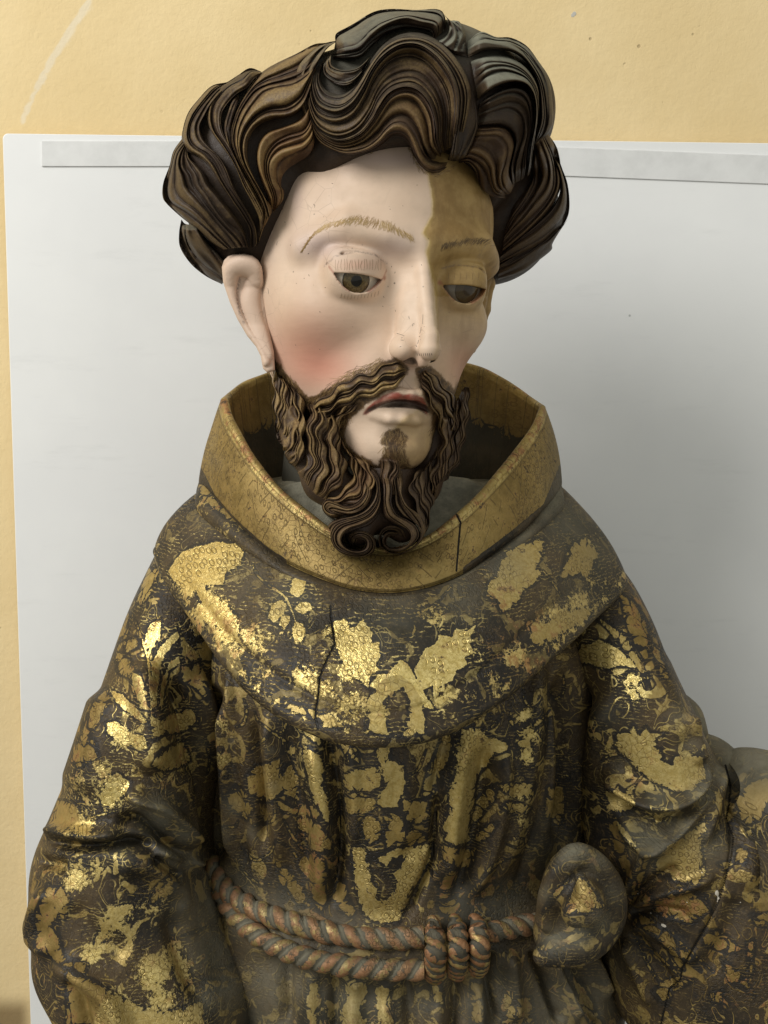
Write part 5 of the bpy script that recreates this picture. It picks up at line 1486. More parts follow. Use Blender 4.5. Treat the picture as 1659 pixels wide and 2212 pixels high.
# ------------------------------------------------------------------ torso
TB = .050
SEC = [((470, 1180), (1190, 1180), 0, .12, .10), ((400, 1300), (1260, 1300), -.01, .155, .11), ((390, 1420), (1300, 1420), -.02, .18, .12), ((410, 1600), (1295, 1600), -.02, .185, .12), ((435, 1780), (1270, 1780), -.02, .178, .12),
       ((445, 1900), (1265, 1900), -.02, .165, .12), ((440, 1990), (1290, 1990), -.02, .160, .12), ((450, 2100), (1340, 2100), -.02, .175, .13), ((450, 2212), (1335, 2212), -.02, .190, .13), ((440, 2400), (1350, 2400), -.02, .21, .14)]
SEC = [(a_, b_, Y_ + (TB if a_[1] < 1850 else .012), d1, d2) for a_, b_, Y_, d1, d2 in SEC]
G, n_, fac, sg = loft(SEC, 520, 620)
FT = [(c6([(600, 230), (645, 400), (680, 600), (695, 900), (655, 1220)]), 9, -.011, 16), (c6([(1235, 560), (1215, 750), (1195, 950), (1120, 1120), (1040, 1280)]), 10, -.010, 10), (c6([(545, 280), (590, 500), (620, 740), (600, 1180)]), 26, .010), (c6([(900, 300), (940, 700), (930, 1250)]), 60, .007),
      (c6([(1370, 240), (1330, 500), (1300, 760), (1270, 1100)]), 24, .012), (c6([(1290, 250), (1235, 450), (1190, 620)]), 10, -.006), (c6([(120, 150), (150, 400), (175, 700), (200, 1000)]), 9, -.008), (c6([(310, 160), (335, 400), (370, 700), (400, 1000)]), 16, .008),
      (c6([(235, 150), (240, 400), (280, 700), (330, 980)]), 12, -.006), (c6([(60, 60), (95, 400), (120, 800), (160, 1000)]), 10, .009), (c6([(420, 200), (450, 500), (500, 800), (540, 1100)]), 14, -.006), (c6([(1480, 300), (1460, 600), (1400, 900), (1300, 1200)]), 16, -.008),
      (c6([(1580, 350), (1560, 650), (1500, 900), (1380, 1180)]), 18, .009), (c6([(760, 280), (780, 600), (770, 900)]), 16, .005), (c6([(1100, 280), (1060, 600), (1060, 900)]), 20, .004), (c6([(1050, 950), (1100, 860), (1180, 900)]), 16, -.003),
      ([(1215, 1440), (1235, 1560), (1235, 1720), (1215, 1850)], 22, -.030), ([(1160, 1400), (1150, 1600), (1110, 1800), (1060, 1920)], 20, .010), ([(1190, 1420), (1195, 1600), (1165, 1780), (1110, 1920)], 10, -.008),
      ([(470, 1480), (440, 1600), (455, 1760), (460, 1880)], 20, -.028), ([(490, 1440), (505, 1560), (520, 1750), (530, 1860)], 10, .010), ([(545, 1560), (560, 1700), (560, 1850)], 8, -.006),
      # skirt folds under the cord
      (c6([(330, 1450), (400, 1600), (420, 1850)]), 14, -.009), (c6([(540, 1550), (560, 1900)]), 20, .007), (c6([(660, 1560), (670, 1900)]), 10, -.008), (c6([(780, 1580), (770, 1900)]), 22, .008), (c6([(1060, 1600), (1080, 1900)]), 14, -.008), (c6([(950, 1600), (940, 1900)]), 20, .006),
      (c6([(1230, 1600), (1210, 1900)]), 20, .008), (c6([(1340, 1600), (1300, 1900)]), 12, -.009), (c6([(1440, 1600), (1440, 1900)]), 16, .009), (c7([(20, 1850), (10, 2050), (40, 2212)]), 10, -.010), (c7([(250, 1830), (320, 2000), (420, 2212)]), 12, .014), (c7([(200, 1860), (260, 2000), (340, 2212)]), 9, -.013), (c7([(380, 1850), (440, 1980), (520, 2212)]), 10, -.012), (c7([(440, 1840), (500, 1960), (560, 2100)]), 9, .010), (c7([(100, 1860), (120, 2040), (130, 2212)]), 16, .009),
      ([(500, 2060), (760, 2140), (1000, 2140), (1130, 2080)], 26, -.006)]
FT = [(f_[0], f_[1], f_[2] * (1.35 if f_[0][0][1] > 1490 else 1.0), *f_[3:]) for f_ in FT]
G, h_ = displace(G, n_, FT, fac)
DUST_T = [(520, 1960, 60, .8), (620, 1985, 70, .65), (740, 2020, 60, .55), (500, 1900, 40, .5), (600, 2120, 90, .75), (750, 2160, 90, .6), (900, 2150, 80, .5), (1050, 2150, 90, .6), (1200, 2180, 90, .7), (1000, 1975, 60, .5), (1100, 1950, 60, .6), (500, 1740, 22, .5), (545, 1800, 18, .5), (590, 1700, 14, .5), (930, 1680, 14, .5), (955, 1620, 16, .6), (1180, 1780, 30, .3),
          (470, 1800, 30, .5), (1300, 2150, 60, .7), (560, 2220, 60, .7), (1190, 1850, 60, .45), (500, 1600, 10, .4), (585, 1620, 10, .5)]
TORSO_G = G
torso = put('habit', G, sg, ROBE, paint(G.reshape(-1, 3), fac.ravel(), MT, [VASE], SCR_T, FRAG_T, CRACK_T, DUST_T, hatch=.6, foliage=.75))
BV_T = BVHTree.FromPolygons([Vector(v) for v in G.reshape(-1, 3)], [tuple(f) for f in grid_faces(*G.shape[:2], wrap_v=True).tolist()])
print('torso', round(time.time() - T0, 1))

# ------------------------------------------------------------------ sleeves
SL = [((372, 1130), (520, 1180), .02, .05, .05), ((325, 1225), (520, 1260), .01, .085, .07), ((283, 1320), (515, 1360), 0, .11, .09), ((228, 1480), (500, 1500), -.02, .13, .10), ((174, 1620), (485, 1640), -.03, .135, .11), ((122, 1745), (470, 1760), -.04, .14, .12),
      ((94, 1815), (462, 1830), -.05, .14, .12), ((88, 1880), (466, 1880), -.06, .135, .12), ((94, 1950), (480, 1930), -.07, .13, .12), ((92, 2035), (505, 2010), -.08, .13, .12), ((126, 2105), (535, 2090), -.09, .13, .12), ((164, 2180), (565, 2170), -.09, .135, .12), ((176, 2260), (600, 2250), -.1, .14, .12), ((176, 2400), (640, 2400), -.1, .14, .12)]
G, n_, fac, sg = loft(SL, 440, 330)
FL = [(c5([(100, 1340), (200, 1372), (330, 1385), (480, 1370), (620, 1385)]), 9, -.017, 14), (c5([(90, 1310), (200, 1320), (350, 1330), (470, 1300)]), 16, .012), (c5([(470, 1100), (540, 1150), (640, 1195), (730, 1275), (810, 1390)]), 15, .020), (c5([(420, 1270), (520, 1255), (620, 1300), (720, 1390), (800, 1460)]), 14, -.020),
      (c5([(600, 1385), (680, 1410), (760, 1440), (840, 1470)]), 11, .014), (c5([(590, 1420), (660, 1480), (720, 1520)]), 9, -.012), (c5([(640, 600), (760, 700), (820, 900), (870, 1180), (890, 1460)]), 16, -.022), (c5([(560, 500), (600, 800), (590, 1050)]), 34, .016), (c5([(700, 560), (730, 800), (780, 1060)]), 20, -.010),
      (c5([(820, 560), (880, 800), (905, 1060)]), 12, .010), (c5([(400, 640), (330, 900), (260, 1150)]), 44, .010), (c5([(60, 1440), (120, 1460), (200, 1480)]), 14, -.010), (c5([(110, 1560), (60, 1700), (50, 1800), (140, 1900)]), 16, .008), (c5([(400, 1500), (520, 1450), (640, 1500), (700, 1600), (720, 1750)]), 30, .014),
      (c5([(690, 1560), (700, 1750), (760, 1950), (860, 2130)]), 20, -.008), (c5([(900, 1600), (960, 1800), (1060, 2100)]), 26, .006), (c5([(140, 1900), (280, 1990), (400, 2100), (480, 2300)]), 24, .012), (c5([(190, 2000), (260, 2100), (300, 2300)]), 14, -.008), (c5([(200, 1650), (330, 1800), (500, 1900)]), 30, -.006), (c5([(860, 1500), (880, 1480), (870, 1440)]), 20, -.02)]
fac = fac * smooth(.0, .12, np.minimum(np.arange(G.shape[1]), 1e9)[None, :] / G.shape[1]) * smooth(.72, .58, np.arange(G.shape[1])[None, :] / G.shape[1])
FL = [(f_[0], f_[1], f_[2] * (1.0 if f_[0][-1][0] > 380 else 1.3), *f_[3:]) for f_ in FL]
G, h_ = displace(G, n_, FL, fac)
DUST_L = BL_(c5, [(640, 1230, 90, .9), (740, 1320, 70, .8), (700, 1430, 60, .8), (780, 1450, 60, .8), (850, 1650, 160, .8), (900, 1850, 140, .85), (980, 2050, 140, .8), (760, 1600, 60, .6), (830, 900, 40, .45), (540, 1180, 40, .6), (870, 2100, 80, .6), (450, 1380, 80, .3)])
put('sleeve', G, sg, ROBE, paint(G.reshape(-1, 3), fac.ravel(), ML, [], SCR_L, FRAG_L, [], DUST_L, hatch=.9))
SR = [((1180, 1200), (1270, 1150), .02, .05, .05), ((1190, 1300), (1348, 1235), .01, .08, .07), ((1205, 1400), (1395, 1320), 0, .10, .08), ((1225, 1500), (1432, 1414), -.01, .115, .09), ((1250, 1620), (1484, 1518), -.02, .12, .10), ((1265, 1740), (1532, 1612), -.03, .12, .10), ((1283, 1860), (1605, 1672), -.04, .12, .10),
      ((1290, 1985), (1710, 1715), -.05, .12, .10), ((1305, 2100), (1810, 1780), -.06, .12, .10), ((1350, 2195), (1880, 1900), -.07, .12, .10), ((1500, 2310), (1950, 2050), -.08, .12, .10)]
G, n_, fac, sg = loft(SR, 440, 330)
FR = [(c7([(560, 1000), (640, 1090), (760, 1165), (880, 1170), (990, 1110), (1040, 1000)]), 16, .022), (c7([(560, 1120), (680, 1235), (760, 1290), (830, 1290), (910, 1240), (1000, 1140), (1080, 1010)]), 13, -.020, 16), (c7([(600, 1260), (680, 1330), (760, 1375), (860, 1340), (960, 1220), (1090, 1040)]), 14, .014),
      (c7([(640, 1640), (700, 1500), (760, 1400), (860, 1380)]), 14, .012), (c7([(650, 1640), (760, 1550), (900, 1470)]), 11, -.009), (c7([(660, 1660), (800, 1600), (950, 1560), (1080, 1500)]), 14, .010), (c7([(660, 1690), (800, 1680), (960, 1700)]), 11, -.008), (c7([(660, 1720), (820, 1800), (980, 1930)]), 14, .010), (c7([(660, 1780), (760, 1900), (880, 2060)]), 11, -.010), (c7([(640, 1800), (700, 1950), (780, 2130)]), 12, .010),
      (c7([(560, 640), (520, 900), (500, 1200), (560, 1500)]), 26, .014), (c7([(440, 600), (400, 900), (390, 1200), (450, 1500), (600, 1680)]), 22, -.028), (c7([(900, 760), (960, 900), (1000, 1000)]), 12, .012), (c7([(1100, 1000), (1060, 1200), (1000, 1380)]), 14, .008), (c7([(1140, 1000), (1140, 1200), (1160, 1400)]), 10, -.008), (c7([(1230, 1000), (1250, 1300), (1200, 1600)]), 26, .010),
      (c7([(1115, 1000), (1128, 1180), (1145, 1340), (1110, 1540), (1030, 1740), (905, 1960), (840, 2100)]), 4, -.003), (c7([(760, 480), (850, 700), (920, 900)]), 30, .008), (c7([(1180, 1600), (1120, 1800), (1010, 2000)]), 26, -.008)]
G, h_ = displace(G, n_, FR, fac)
DUST_R = BL_(c7, [(760, 1360, 90, .9), (900, 1280, 80, .8), (1000, 1140, 70, .8), (1080, 1020, 70, .8), (800, 1160, 60, .6), (1150, 1050, 80, .7), (1040, 1380, 80, .6), (700, 1300, 60, .7), (900, 760, 60, .5), (950, 900, 60, .5), (1240, 1020, 90, .7), (880, 1200, 60, .5), (560, 760, 70, .25), (620, 1000, 40, .4), (560, 1950, 90, .4)])
put('sleeve', G, sg, ROBE, paint(G.reshape(-1, 3), fac.ravel(), MR, [], SCR_R, FRAG_R, [CRACK_R], DUST_R, hatch=.7))
BV_R = BVHTree.FromPolygons([Vector(v) for v in G.reshape(-1, 3)], [tuple(f) for f in grid_faces(*G.shape[:2], wrap_v=True).tolist()])
strokes('paint_chip', mat_plain('bare_gesso', (.62, .56, .47), .8), [c7([(1072, 1585), (1078, 1610), (1074, 1640)]), c7([(812, 1745), (826, 1752), (834, 1758)])], .0062, bvh=BV_R, lift=.0006)
strokes('paint_chip', mat_plain('bare_gesso_small', (.66, .60, .50), .8), [c7([(x_, y_), (x_ + 5, y_ + 4)]) for x_, y_ in ((760, 1690), (1000, 1500), (1270, 1330), (700, 1600), (930, 1640), (1180, 1640))], .0016, bvh=BV_R)
# folds of the sleeve that stand out behind the shoulder and the raised arm
for secs in ([((1440, 1510), (1480, 1490), .0, .02, .02), ((1455, 1560), (1520, 1530), -.01, .04, .04), ((1500, 1620), (1527, 1590), -.02, .03, .03), ((1560, 1680), (1560, 1640), -.02, .02, .02)],
             [((1470, 1600), (1515, 1580), -.02, .03, .03), ((1500, 1680), (1560, 1598), -.03, .05, .04), ((1560, 1760), (1605, 1640), -.04, .06, .05), ((1580, 1800), (1625, 1660), -.05, .05, .05)],
             [((1540, 1720), (1580, 1655), -.08, .05, .05), ((1560, 1800), (1640, 1628), -.09, .075, .06), ((1570, 1900), (1720, 1640), -.10, .09, .07), ((1560, 2000), (1800, 1700), -.10, .09, .08)]):
    G, n_, fac, sg = loft(secs, 90, 90)
    h = (vnoise(G.reshape(-1, 3), 22) - .5).reshape(G.shape[:2]) * .012
    G = G + n_ * h[..., None]
    put('sleeve_fold', G, sg, ROBE, paint(G.reshape(-1, 3), fac.ravel(), MR, [], [], FRAG_R, [CRACK_R], [(1540, 1560, 60, .8), (1600, 1640, 50, .7), (1650, 1640, 60, .6), (1480, 1480, 50, .4)], hatch=.3, base_dust=.25), cap=True)
print('sleeves', round(time.time() - T0, 1))

# ------------------------------------------------------------------ shoulder cape: from the foot of the collar to its rolled rim
CB = [(425, 1083), (448, 1106), (500, 1150), (560, 1195), (620, 1232), (700, 1264), (770, 1282), (850, 1288), (930, 1276), (1000, 1248), (1070, 1204), (1140, 1152), (1200, 1098), (1217, 1072)]
CR = [(333, 1180), (348, 1220), (385, 1280), (430, 1345), (480, 1410), (540, 1474), (610, 1528), (690, 1564), (770, 1582), (850, 1586), (930, 1573), (1010, 1541), (1080, 1497), (1150, 1441), (1220, 1381), (1290, 1314), (1342, 1262), (1350, 1245)]


def loop3(front, Ye, Yf, Yb, zb, nf, nb, p=.8):
    c = catmull(front, nf)
    t = np.linspace(0, 1, nf)
    Y = Ye + (Yf - Ye) * np.sin(np.pi * t) ** p
    A = at(c, Y)
    a, b = A[-1], A[0]
    th = np.linspace(0, np.pi, nb + 2)[1:-1]
    mid, hx_ = (a + b) / 2, (a - b) / 2
    B = mid + np.cos(th)[:, None] * hx_ + np.sin(th)[:, None] * np.array([0, Yb - Ye, 0]) + (np.sin(th) ** .7)[:, None] * np.array([0, 0, zb])
    return np.vstack([A, B])


nf, nb = 560, 130
L0 = loop3(CB, -.03, -.205, .085, .035, nf, nb)
L1 = loop3(CR, -.035, -.288, .15, -.02, nf, nb, .80)
t = np.linspace(0, 1, 230)[:, None, None]
cc_ = L1.mean(0)
G = L0[None] * (1 - t) + L1[None] * t
out = (L1 - cc_) * np.array([1, 1, 0])
out /= np.linalg.norm(out, axis=1, keepdims=True)
G = G + (out * .007 + np.array([0, 0, .007]))[None] * (np.sin(np.pi * t) ** .8)
# rolled rim
th = np.linspace(0, np.pi * 1.05, 26)[1:, None, None]
rr_ = .0085
dn = (L1 - L0)
dn /= np.linalg.norm(dn, axis=1, keepdims=True)
inn = np.cross(np.roll(L1, -3, 0) - np.roll(L1, 3, 0), dn)
inn /= np.linalg.norm(inn, axis=1, keepdims=True)
inn *= np.sign(np.sum(inn * out, 1, keepdims=True))
rim = L1[None] + dn[None] * (np.sin(th) * rr_) - inn[None] * ((1 - np.cos(th)) * rr_)
back = rim[-1][None] + (np.linspace(0, 1, 12)[1:, None, None]) * ((L0 - L1)[None] * .5 - inn[None] * .012)
G = np.concatenate([G, rim, back])
n_ = grid_normals(G, True)
cen = np.array([0, 0, 1.25])
FRAG_C += [(x_, y_ - 3, 15, w_) for (x_, y_), w_ in zip(catmull(CR, 56).tolist(), rng.uniform(.25, .85, 56))]
sg = np.sign(np.sum(n_[:200] * (G[:200] - cen), -1).mean())
n_ *= sg
view = CAM - G
fac = smooth(-.2, .1, np.sum(n_ * view, -1) / np.linalg.norm(view, axis=-1))
fac[240:] *= .0
wgt = fac.copy()
FC = [(c4([(150, 700), (260, 830), (420, 980), (560, 1080)]), 34, .003), (c4([(90, 640), (200, 800), (330, 960), (520, 1100), (700, 1180), (900, 1180), (1100, 1080), (1300, 900), (1480, 740)]), 10, -.0022), (c4([(300, 640), (420, 760), (560, 860), (760, 940)]), 40, -.003), (c4([(1150, 700), (1300, 760), (1400, 700)]), 40, .003),
      (CRACK_C, 3, -.0018), (c4([(860, 900), (860, 1100)]), 60, .003)]
G, h_ = displace(G, n_, FC, wgt)
h = (vnoise(G.reshape(-1, 3), 16) - .5).reshape(G.shape[:2]) * .004
G = G + n_ * (h * smooth(0, 20, np.arange(len(G)))[:, None])[..., None]
fac2 = smooth(-.2, .1, np.sum(n_ * view, -1) / np.linalg.norm(view, axis=-1))
DUST_C = [(1330, 1120, 90, .45), (1230, 1130, 60, .6), (1290, 1200, 60, .45), (450, 1120, 30, .3), (1000, 1290, 60, .4), (850, 1330, 80, .3), (1100, 1220, 60, .45), (1250, 1300, 80, .35), (620, 1300, 60, .3), (540, 1250, 50, .25)]
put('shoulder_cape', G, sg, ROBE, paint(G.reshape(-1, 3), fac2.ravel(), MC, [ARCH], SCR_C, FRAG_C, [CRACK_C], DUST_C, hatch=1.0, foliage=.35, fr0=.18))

# ------------------------------------------------------------------ standing collar, gilded and engraved; hollow inside
KR = [(477, 868), (486, 905), (515, 960), (550, 1012), (600, 1068), (660, 1118), (720, 1158), (790, 1186), (850, 1192), (905, 1178), (960, 1148), (1020, 1100), (1075, 1042), (1130, 975), (1165, 922), (1180, 882)]
KB = [(424, 1060), (450, 1075), (500, 1128), (560, 1180), (620, 1222), (700, 1256), (770, 1276), (850, 1282), (930, 1270), (1000, 1242), (1070, 1198), (1140, 1146), (1195, 1092), (1216, 1062)]
BACKR = [(1180, 882), (1150, 862), (1120, 842), (1080, 818), (1030, 798), (960, 785), (800, 778), (680, 788), (590, 806), (530, 828), (495, 850), (477, 868)]


def collar_loop(front, Ye, Yf, p, backpx, Yb, nf, nb):
    c = catmull(front, nf)
    t_ = np.linspace(0, 1, nf)
    A = at(c, Ye + (Yf - Ye) * np.sin(np.pi * t_) ** p)
    cb = catmull(backpx, nb + 2)[1:-1]
    tb = np.linspace(0, 1, nb + 2)[1:-1]
    B = at(cb, Ye + (Yb - Ye) * np.sin(np.pi * tb) ** .75)
    return np.vstack([A, B])


# the roll of cloth between the gilded band and the cape
KF0 = [(452, 1030), (470, 1075), (510, 1122), (565, 1170), (622, 1212), (700, 1248), (770, 1268), (850, 1274), (930, 1262), (1000, 1234), (1068, 1190), (1136, 1140), (1180, 1088), (1192, 1040)]
KF1 = [(424, 1062), (426, 1088), (470, 1136), (540, 1190), (620, 1240), (700, 1270), (770, 1288), (850, 1294), (930, 1282), (1000, 1256), (1072, 1214), (1146, 1164), (1212, 1098), (1217, 1064)]
KF2 = [(430, 1120), (452, 1150), (505, 1190), (565, 1230), (625, 1262), (700, 1290), (770, 1306), (850, 1312), (930, 1300), (1000, 1276), (1070, 1236), (1140, 1190), (1200, 1130), (1212, 1105)]
nf, nb = 440, 120
K0 = loop3(KF0, -.03, -.185, .08, .05, nf, nb)
K1 = loop3(KF1, -.03, -.205, .09, .04, nf, nb)
K2 = loop3(KF2, -.02, -.195, .09, .02, nf, nb)
t = np.linspace(0, 1, 50)[:, None, None]
G = (1 - t) ** 2 * K0[None] + 2 * t * (1 - t) * (K1 * 2 - (K0 + K2) / 2)[None] + t ** 2 * K2[None]
n_ = grid_normals(G, True)
sg = np.sign(np.sum(n_ * (G - G.mean((0, 1))), -1).mean())
MF = [(c4(l), .15) for l in ([(228, 395), (250, 410), (245, 470), (300, 520), (400, 600), (380, 605), (290, 540), (225, 490), (200, 440)],)]
a_ = paint(G.reshape(-1, 3), np.ones(G.shape[0] * G.shape[1]), MF, [], [], [(430, 1080, 60, .5), (500, 1150, 60, .5)], [], [(1200, 1080, 60, .7), (1120, 1150, 50, .5), (1000, 1240, 50, .4)], foliage=0, hatch=.2, base_dust=.1)
put('collar_foot', G, sg, ROBE, a_)

nf, nb = 440, 220
rimL = collar_loop(KR, -.03, -.170, .85, BACKR, .10, nf, nb)
baseL = loop3(KB, -.03, -.200, .09, .04, nf, nb)
cen = rimL.mean(0)
inw = (cen - rimL) * np.array([1, 1, 0])
inw /= np.linalg.norm(inw, axis=1, keepdims=True)
t = np.linspace(0, 1, 70)[:, None, None]
Go = baseL[None] * (1 - t) + rimL[None] * t
Go += -inw[None] * (np.sin(np.pi * t) * .004 - .003 * np.exp(-((t - .0) / .06) ** 2))
th = np.linspace(0, np.pi, 14)[1:, None, None]
tk = .0042
Gr = rimL[None] + inw[None] * (tk * (1 - np.cos(th))) + np.array([0, 0, 1.0]) * (np.sin(th) * tk)
inb = rimL + inw * .020
inb[:, 2] = np.minimum(rimL[:, 2] - .055, 1.475) + 0 * inb[:, 2]
inb[:, 2] = np.maximum(inb[:, 2], 1.40)
t = np.linspace(0, 1, 50)[1:, None, None]
Gi = Gr[-1][None] * (1 - t) + inb[None] * t
G = np.concatenate([Go, Gr, Gi])
h = (vnoise(G.reshape(-1, 3), 30) - .5).reshape(G.shape[:2]) * .0024
n_ = grid_normals(G, True)
sg = np.sign(np.sum(n_[:60] * (G[:60] - cen), -1).mean())
n_ *= sg
G = G + n_ * h[..., None]
view = CAM - G
fac = smooth(-.2, .1, np.sum(n_ * view, -1) / np.linalg.norm(view, axis=-1))
P = G.reshape(-1, 3)
a_ = paint(P, np.ones(len(P)), [], [], [], [], [CRACK_K], [(470, 1000, 20, .2)], foliage=0, hatch=0, base_dust=.05)
rowi = np.repeat(np.arange(G.shape[0]), G.shape[1])
coli = np.tile(np.arange(G.shape[1]), G.shape[0])
px = proj(P)
gold = np.full(len(P), 60.0)
# the gilding stops at the sides of the outer foot, and low inside the hollow
low = [c4([(230, 410), (260, 470), (330, 550), (430, 640), (540, 710)]), c4([(1370, 430), (1340, 500), (1270, 560), (1180, 630), (1100, 690)])]
d_, s_, _ = seg_dist(px, low[0])
gold = np.where((px[:, 0] < 620) & (rowi < 70) & (s_ > 0), -14 * np.clip(d_ / 4, 0, 1), gold)
d_, s_, _ = seg_dist(px, low[1])
gold = np.where((px[:, 0] > 1000) & (rowi < 70) & (s_ < 0), -14 * np.clip(d_ / 4, 0, 1), gold)
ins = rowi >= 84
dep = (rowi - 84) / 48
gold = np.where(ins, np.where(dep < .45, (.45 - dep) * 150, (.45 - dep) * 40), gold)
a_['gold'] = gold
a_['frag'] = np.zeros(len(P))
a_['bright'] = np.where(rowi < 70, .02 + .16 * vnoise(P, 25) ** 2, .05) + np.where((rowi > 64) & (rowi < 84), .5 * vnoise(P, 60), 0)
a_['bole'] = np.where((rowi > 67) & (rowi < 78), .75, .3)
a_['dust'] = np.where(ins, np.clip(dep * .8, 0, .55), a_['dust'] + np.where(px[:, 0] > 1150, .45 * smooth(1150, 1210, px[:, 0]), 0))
L_ = np.r_[0, np.cumsum(np.linalg.norm(np.diff(baseL, axis=0), axis=1))]
a_['cu'] = L_[coli] * 120
a_['cv'] = np.where(rowi < 70, rowi / 70.0, 1.2) * 5.0
a_['edge'] = np.where(rowi < 70, np.abs(rowi / 70.0 - .5) + .08, 0)
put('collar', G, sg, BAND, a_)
BV_K = BVHTree.FromPolygons([Vector(v) for v in G.reshape(-1, 3)], [tuple(f) for f in grid_faces(*G.shape[:2], wrap_v=True).tolist()])
strokes('nail_hole', SPECK, [[(x_, y_), (x_ + 2.2, y_ + .6)] for x_, y_ in c3([(762, 1488), (790, 1492), (818, 1496), (840, 1500), (858, 1502), (876, 1498)])], .0022, bvh=BV_K)

# dusty bottom of the hollow in which the neck stands
nr = 60
f0 = np.array([inb.mean(0)[0], inb.mean(0)[1], 1.50])
t = np.linspace(0, 1, nr)[:, None, None]
ring_ = inb + inw * -.01
G = f0[None, None] * (1 - t) + ring_[None] * t
G[..., 2] += (vnoise(G.reshape(-1, 3), 35) - .5).reshape(G.shape[:2]) * .012
DUSTM = N('settled_dust')
nn1, nn2 = DUSTM.noise(60, 6, .7), DUSTM.noise(500, 3, .7)
DUSTM.set(Base_Color=DUSTM.mix(DUSTM.ramp(nn1, .35, .7), (.17, .16, .118), (.31, .29, .215)), Roughness=.85, Normal=DUSTM.bump(DUSTM.math('ADD', nn1, nn2), .5, .002))
Fq = grid_faces(nr, ring_.shape[0], wrap_v=True)
mo('neck_hollow', G.reshape(-1, 3), Fq, DUSTM.m)
print('collar', round(time.time() - T0, 1))

# ------------------------------------------------------------------ cord round the waist
CORDM = mat_robe('gilded_cord')


def cord(name, px_line, radius, lobes=2, pitch=1.0, lift=.4, n=None, Yfix=None, hand=1, squash=1.0, ends=False, dust=.75):
    px_line = np.asarray(px_line, float)
    c = catmull(px_line, 60)
    if Yfix is None:
        P = np.array([(np.array(h[0]) if h is not None else np.full(3, np.nan)) for h in on_bvh(BV_T, c)])
        ok = ~np.isnan(P[:, 0])
        P = P[ok]
        view = CAM - P
        P = P + view / np.linalg.norm(view, axis=1, keepdims=True) * radius * lift
        # smooth out the folds below
        for _ in range(12):
            P[1:-1] = (P[:-2] + 2 * P[1:-1] + P[2:]) / 4
    else:
        P = at(c, np.interp(np.linspace(0, 1, 60), np.linspace(0, 1, len(Yfix)), Yfix))
    L = np.linalg.norm(np.diff(P, axis=0), axis=1).sum()
    n = n or int(L / .0011)
    P = catmull(P[::3], n)
    s_ = np.linspace(0, L, n)
    T = np.gradient(P, axis=0)
    T /= np.linalg.norm(T, axis=1, keepdims=True)
    A = np.cross(T, [0, -1.0, 0]); A /= np.linalg.norm(A, axis=1, keepdims=True)
    Bv = np.cross(A, T)
    m = 40
    ph = np.linspace(0, 2 * np.pi, m, endpoint=False)
    q = ph[None] * hand * lobes / 2 + (s_ / (pitch * radius * 2))[:, None] * np.pi
    lob = np.abs(np.cos(q)) ** .75
    rad = radius * (.70 + .34 * lob)
    jit = (vnoise(np.stack([s_ * 60, s_ * 0, s_ * 0], 1), 1) - .5) * .15 + 1
    rad = rad * jit[:, None]
    if ends:
        rad = rad * (smooth(-.01, .06, np.linspace(0, 1, n)) * smooth(-.01, .06, 1 - np.linspace(0, 1, n)))[:, None] ** .5
    G = P[:, None] + rad[..., None] * (A[:, None] * np.sin(ph)[None, :, None] + Bv[:, None] * np.cos(ph)[None, :, None] * squash)
    Pf = G.reshape(-1, 3)
    at_ = paint(Pf, np.ones(len(Pf)), hatch=0, base_dust=0, foliage=0)
    lb = lob.ravel()
    at_['gold'] = (lb - .58) * 40
    at_['bright'] = np.clip(-.05 + .75 * vnoise(Pf, 60) ** 1.5, 0, 1)
    at_['bole'] = np.clip(.75 + .7 * vnoise(Pf, 90), 0, 1)
    at_['dust'] = np.clip(dust * (1.35 - lb * 1.2) + .22 * dust, 0, 1) + dust * .45 * np.tile(np.clip(np.sin(ph) * -1, 0, 1), n) * 0
    return put(name, G, 1, CORDM, at_)


PX = 1 / 2330.0
cord('cord', c6([(10, 960), (55, 1060), (110, 1140), (200, 1195), (330, 1255), (460, 1295), (600, 1335), (760, 1365), (900, 1378), (1050, 1375), (1190, 1362)]), 25 * PX, pitch=.92, lift=.8, hand=-1)
cord('cord', c6([(40, 1080), (90, 1180), (160, 1270), (250, 1350), (370, 1420), (520, 1478), (680, 1512), (850, 1532), (1000, 1542), (1190, 1540)]), 24 * PX, pitch=.92, lift=.85, hand=1)
cord('cord', c6([(1400, 1350), (1500, 1340), (1600, 1320), (1700, 1300), (1780, 1290)]), 24 * PX, pitch=.92, lift=.9, hand=-1)
for x_, y0_, y1_ in ((1196, 1290, 1600), (1316, 1280, 1580), (1430, 1275, 1560)):
    mid = c6([(x_, y0_), (x_ + 14, (y0_ + y1_) / 2), (x_, y1_)])
    base = [h for h in on_bvh(BV_T, [mid[1]])][0]
    yy = base[0][1] if base is not None else -.18
    cord('cord_coil', c6([(x_ - 4, y0_ - 6), (x_ + 8, y0_ + 40), (x_ + 14, (y0_ + y1_) / 2), (x_ + 8, y1_ - 40), (x_ - 8, y1_ + 6)]), 24 * PX, pitch=.6, Yfix=[yy + .012, yy - .016, yy - .025, yy - .016, yy + .012], hand=1, ends=True, squash=.75, dust=.4)

# ------------------------------------------------------------------ bunched cloth where the free end of the cord is tucked
kp = lambda x_, y_, Y_: at([(x_, y_)], Y_)[0]


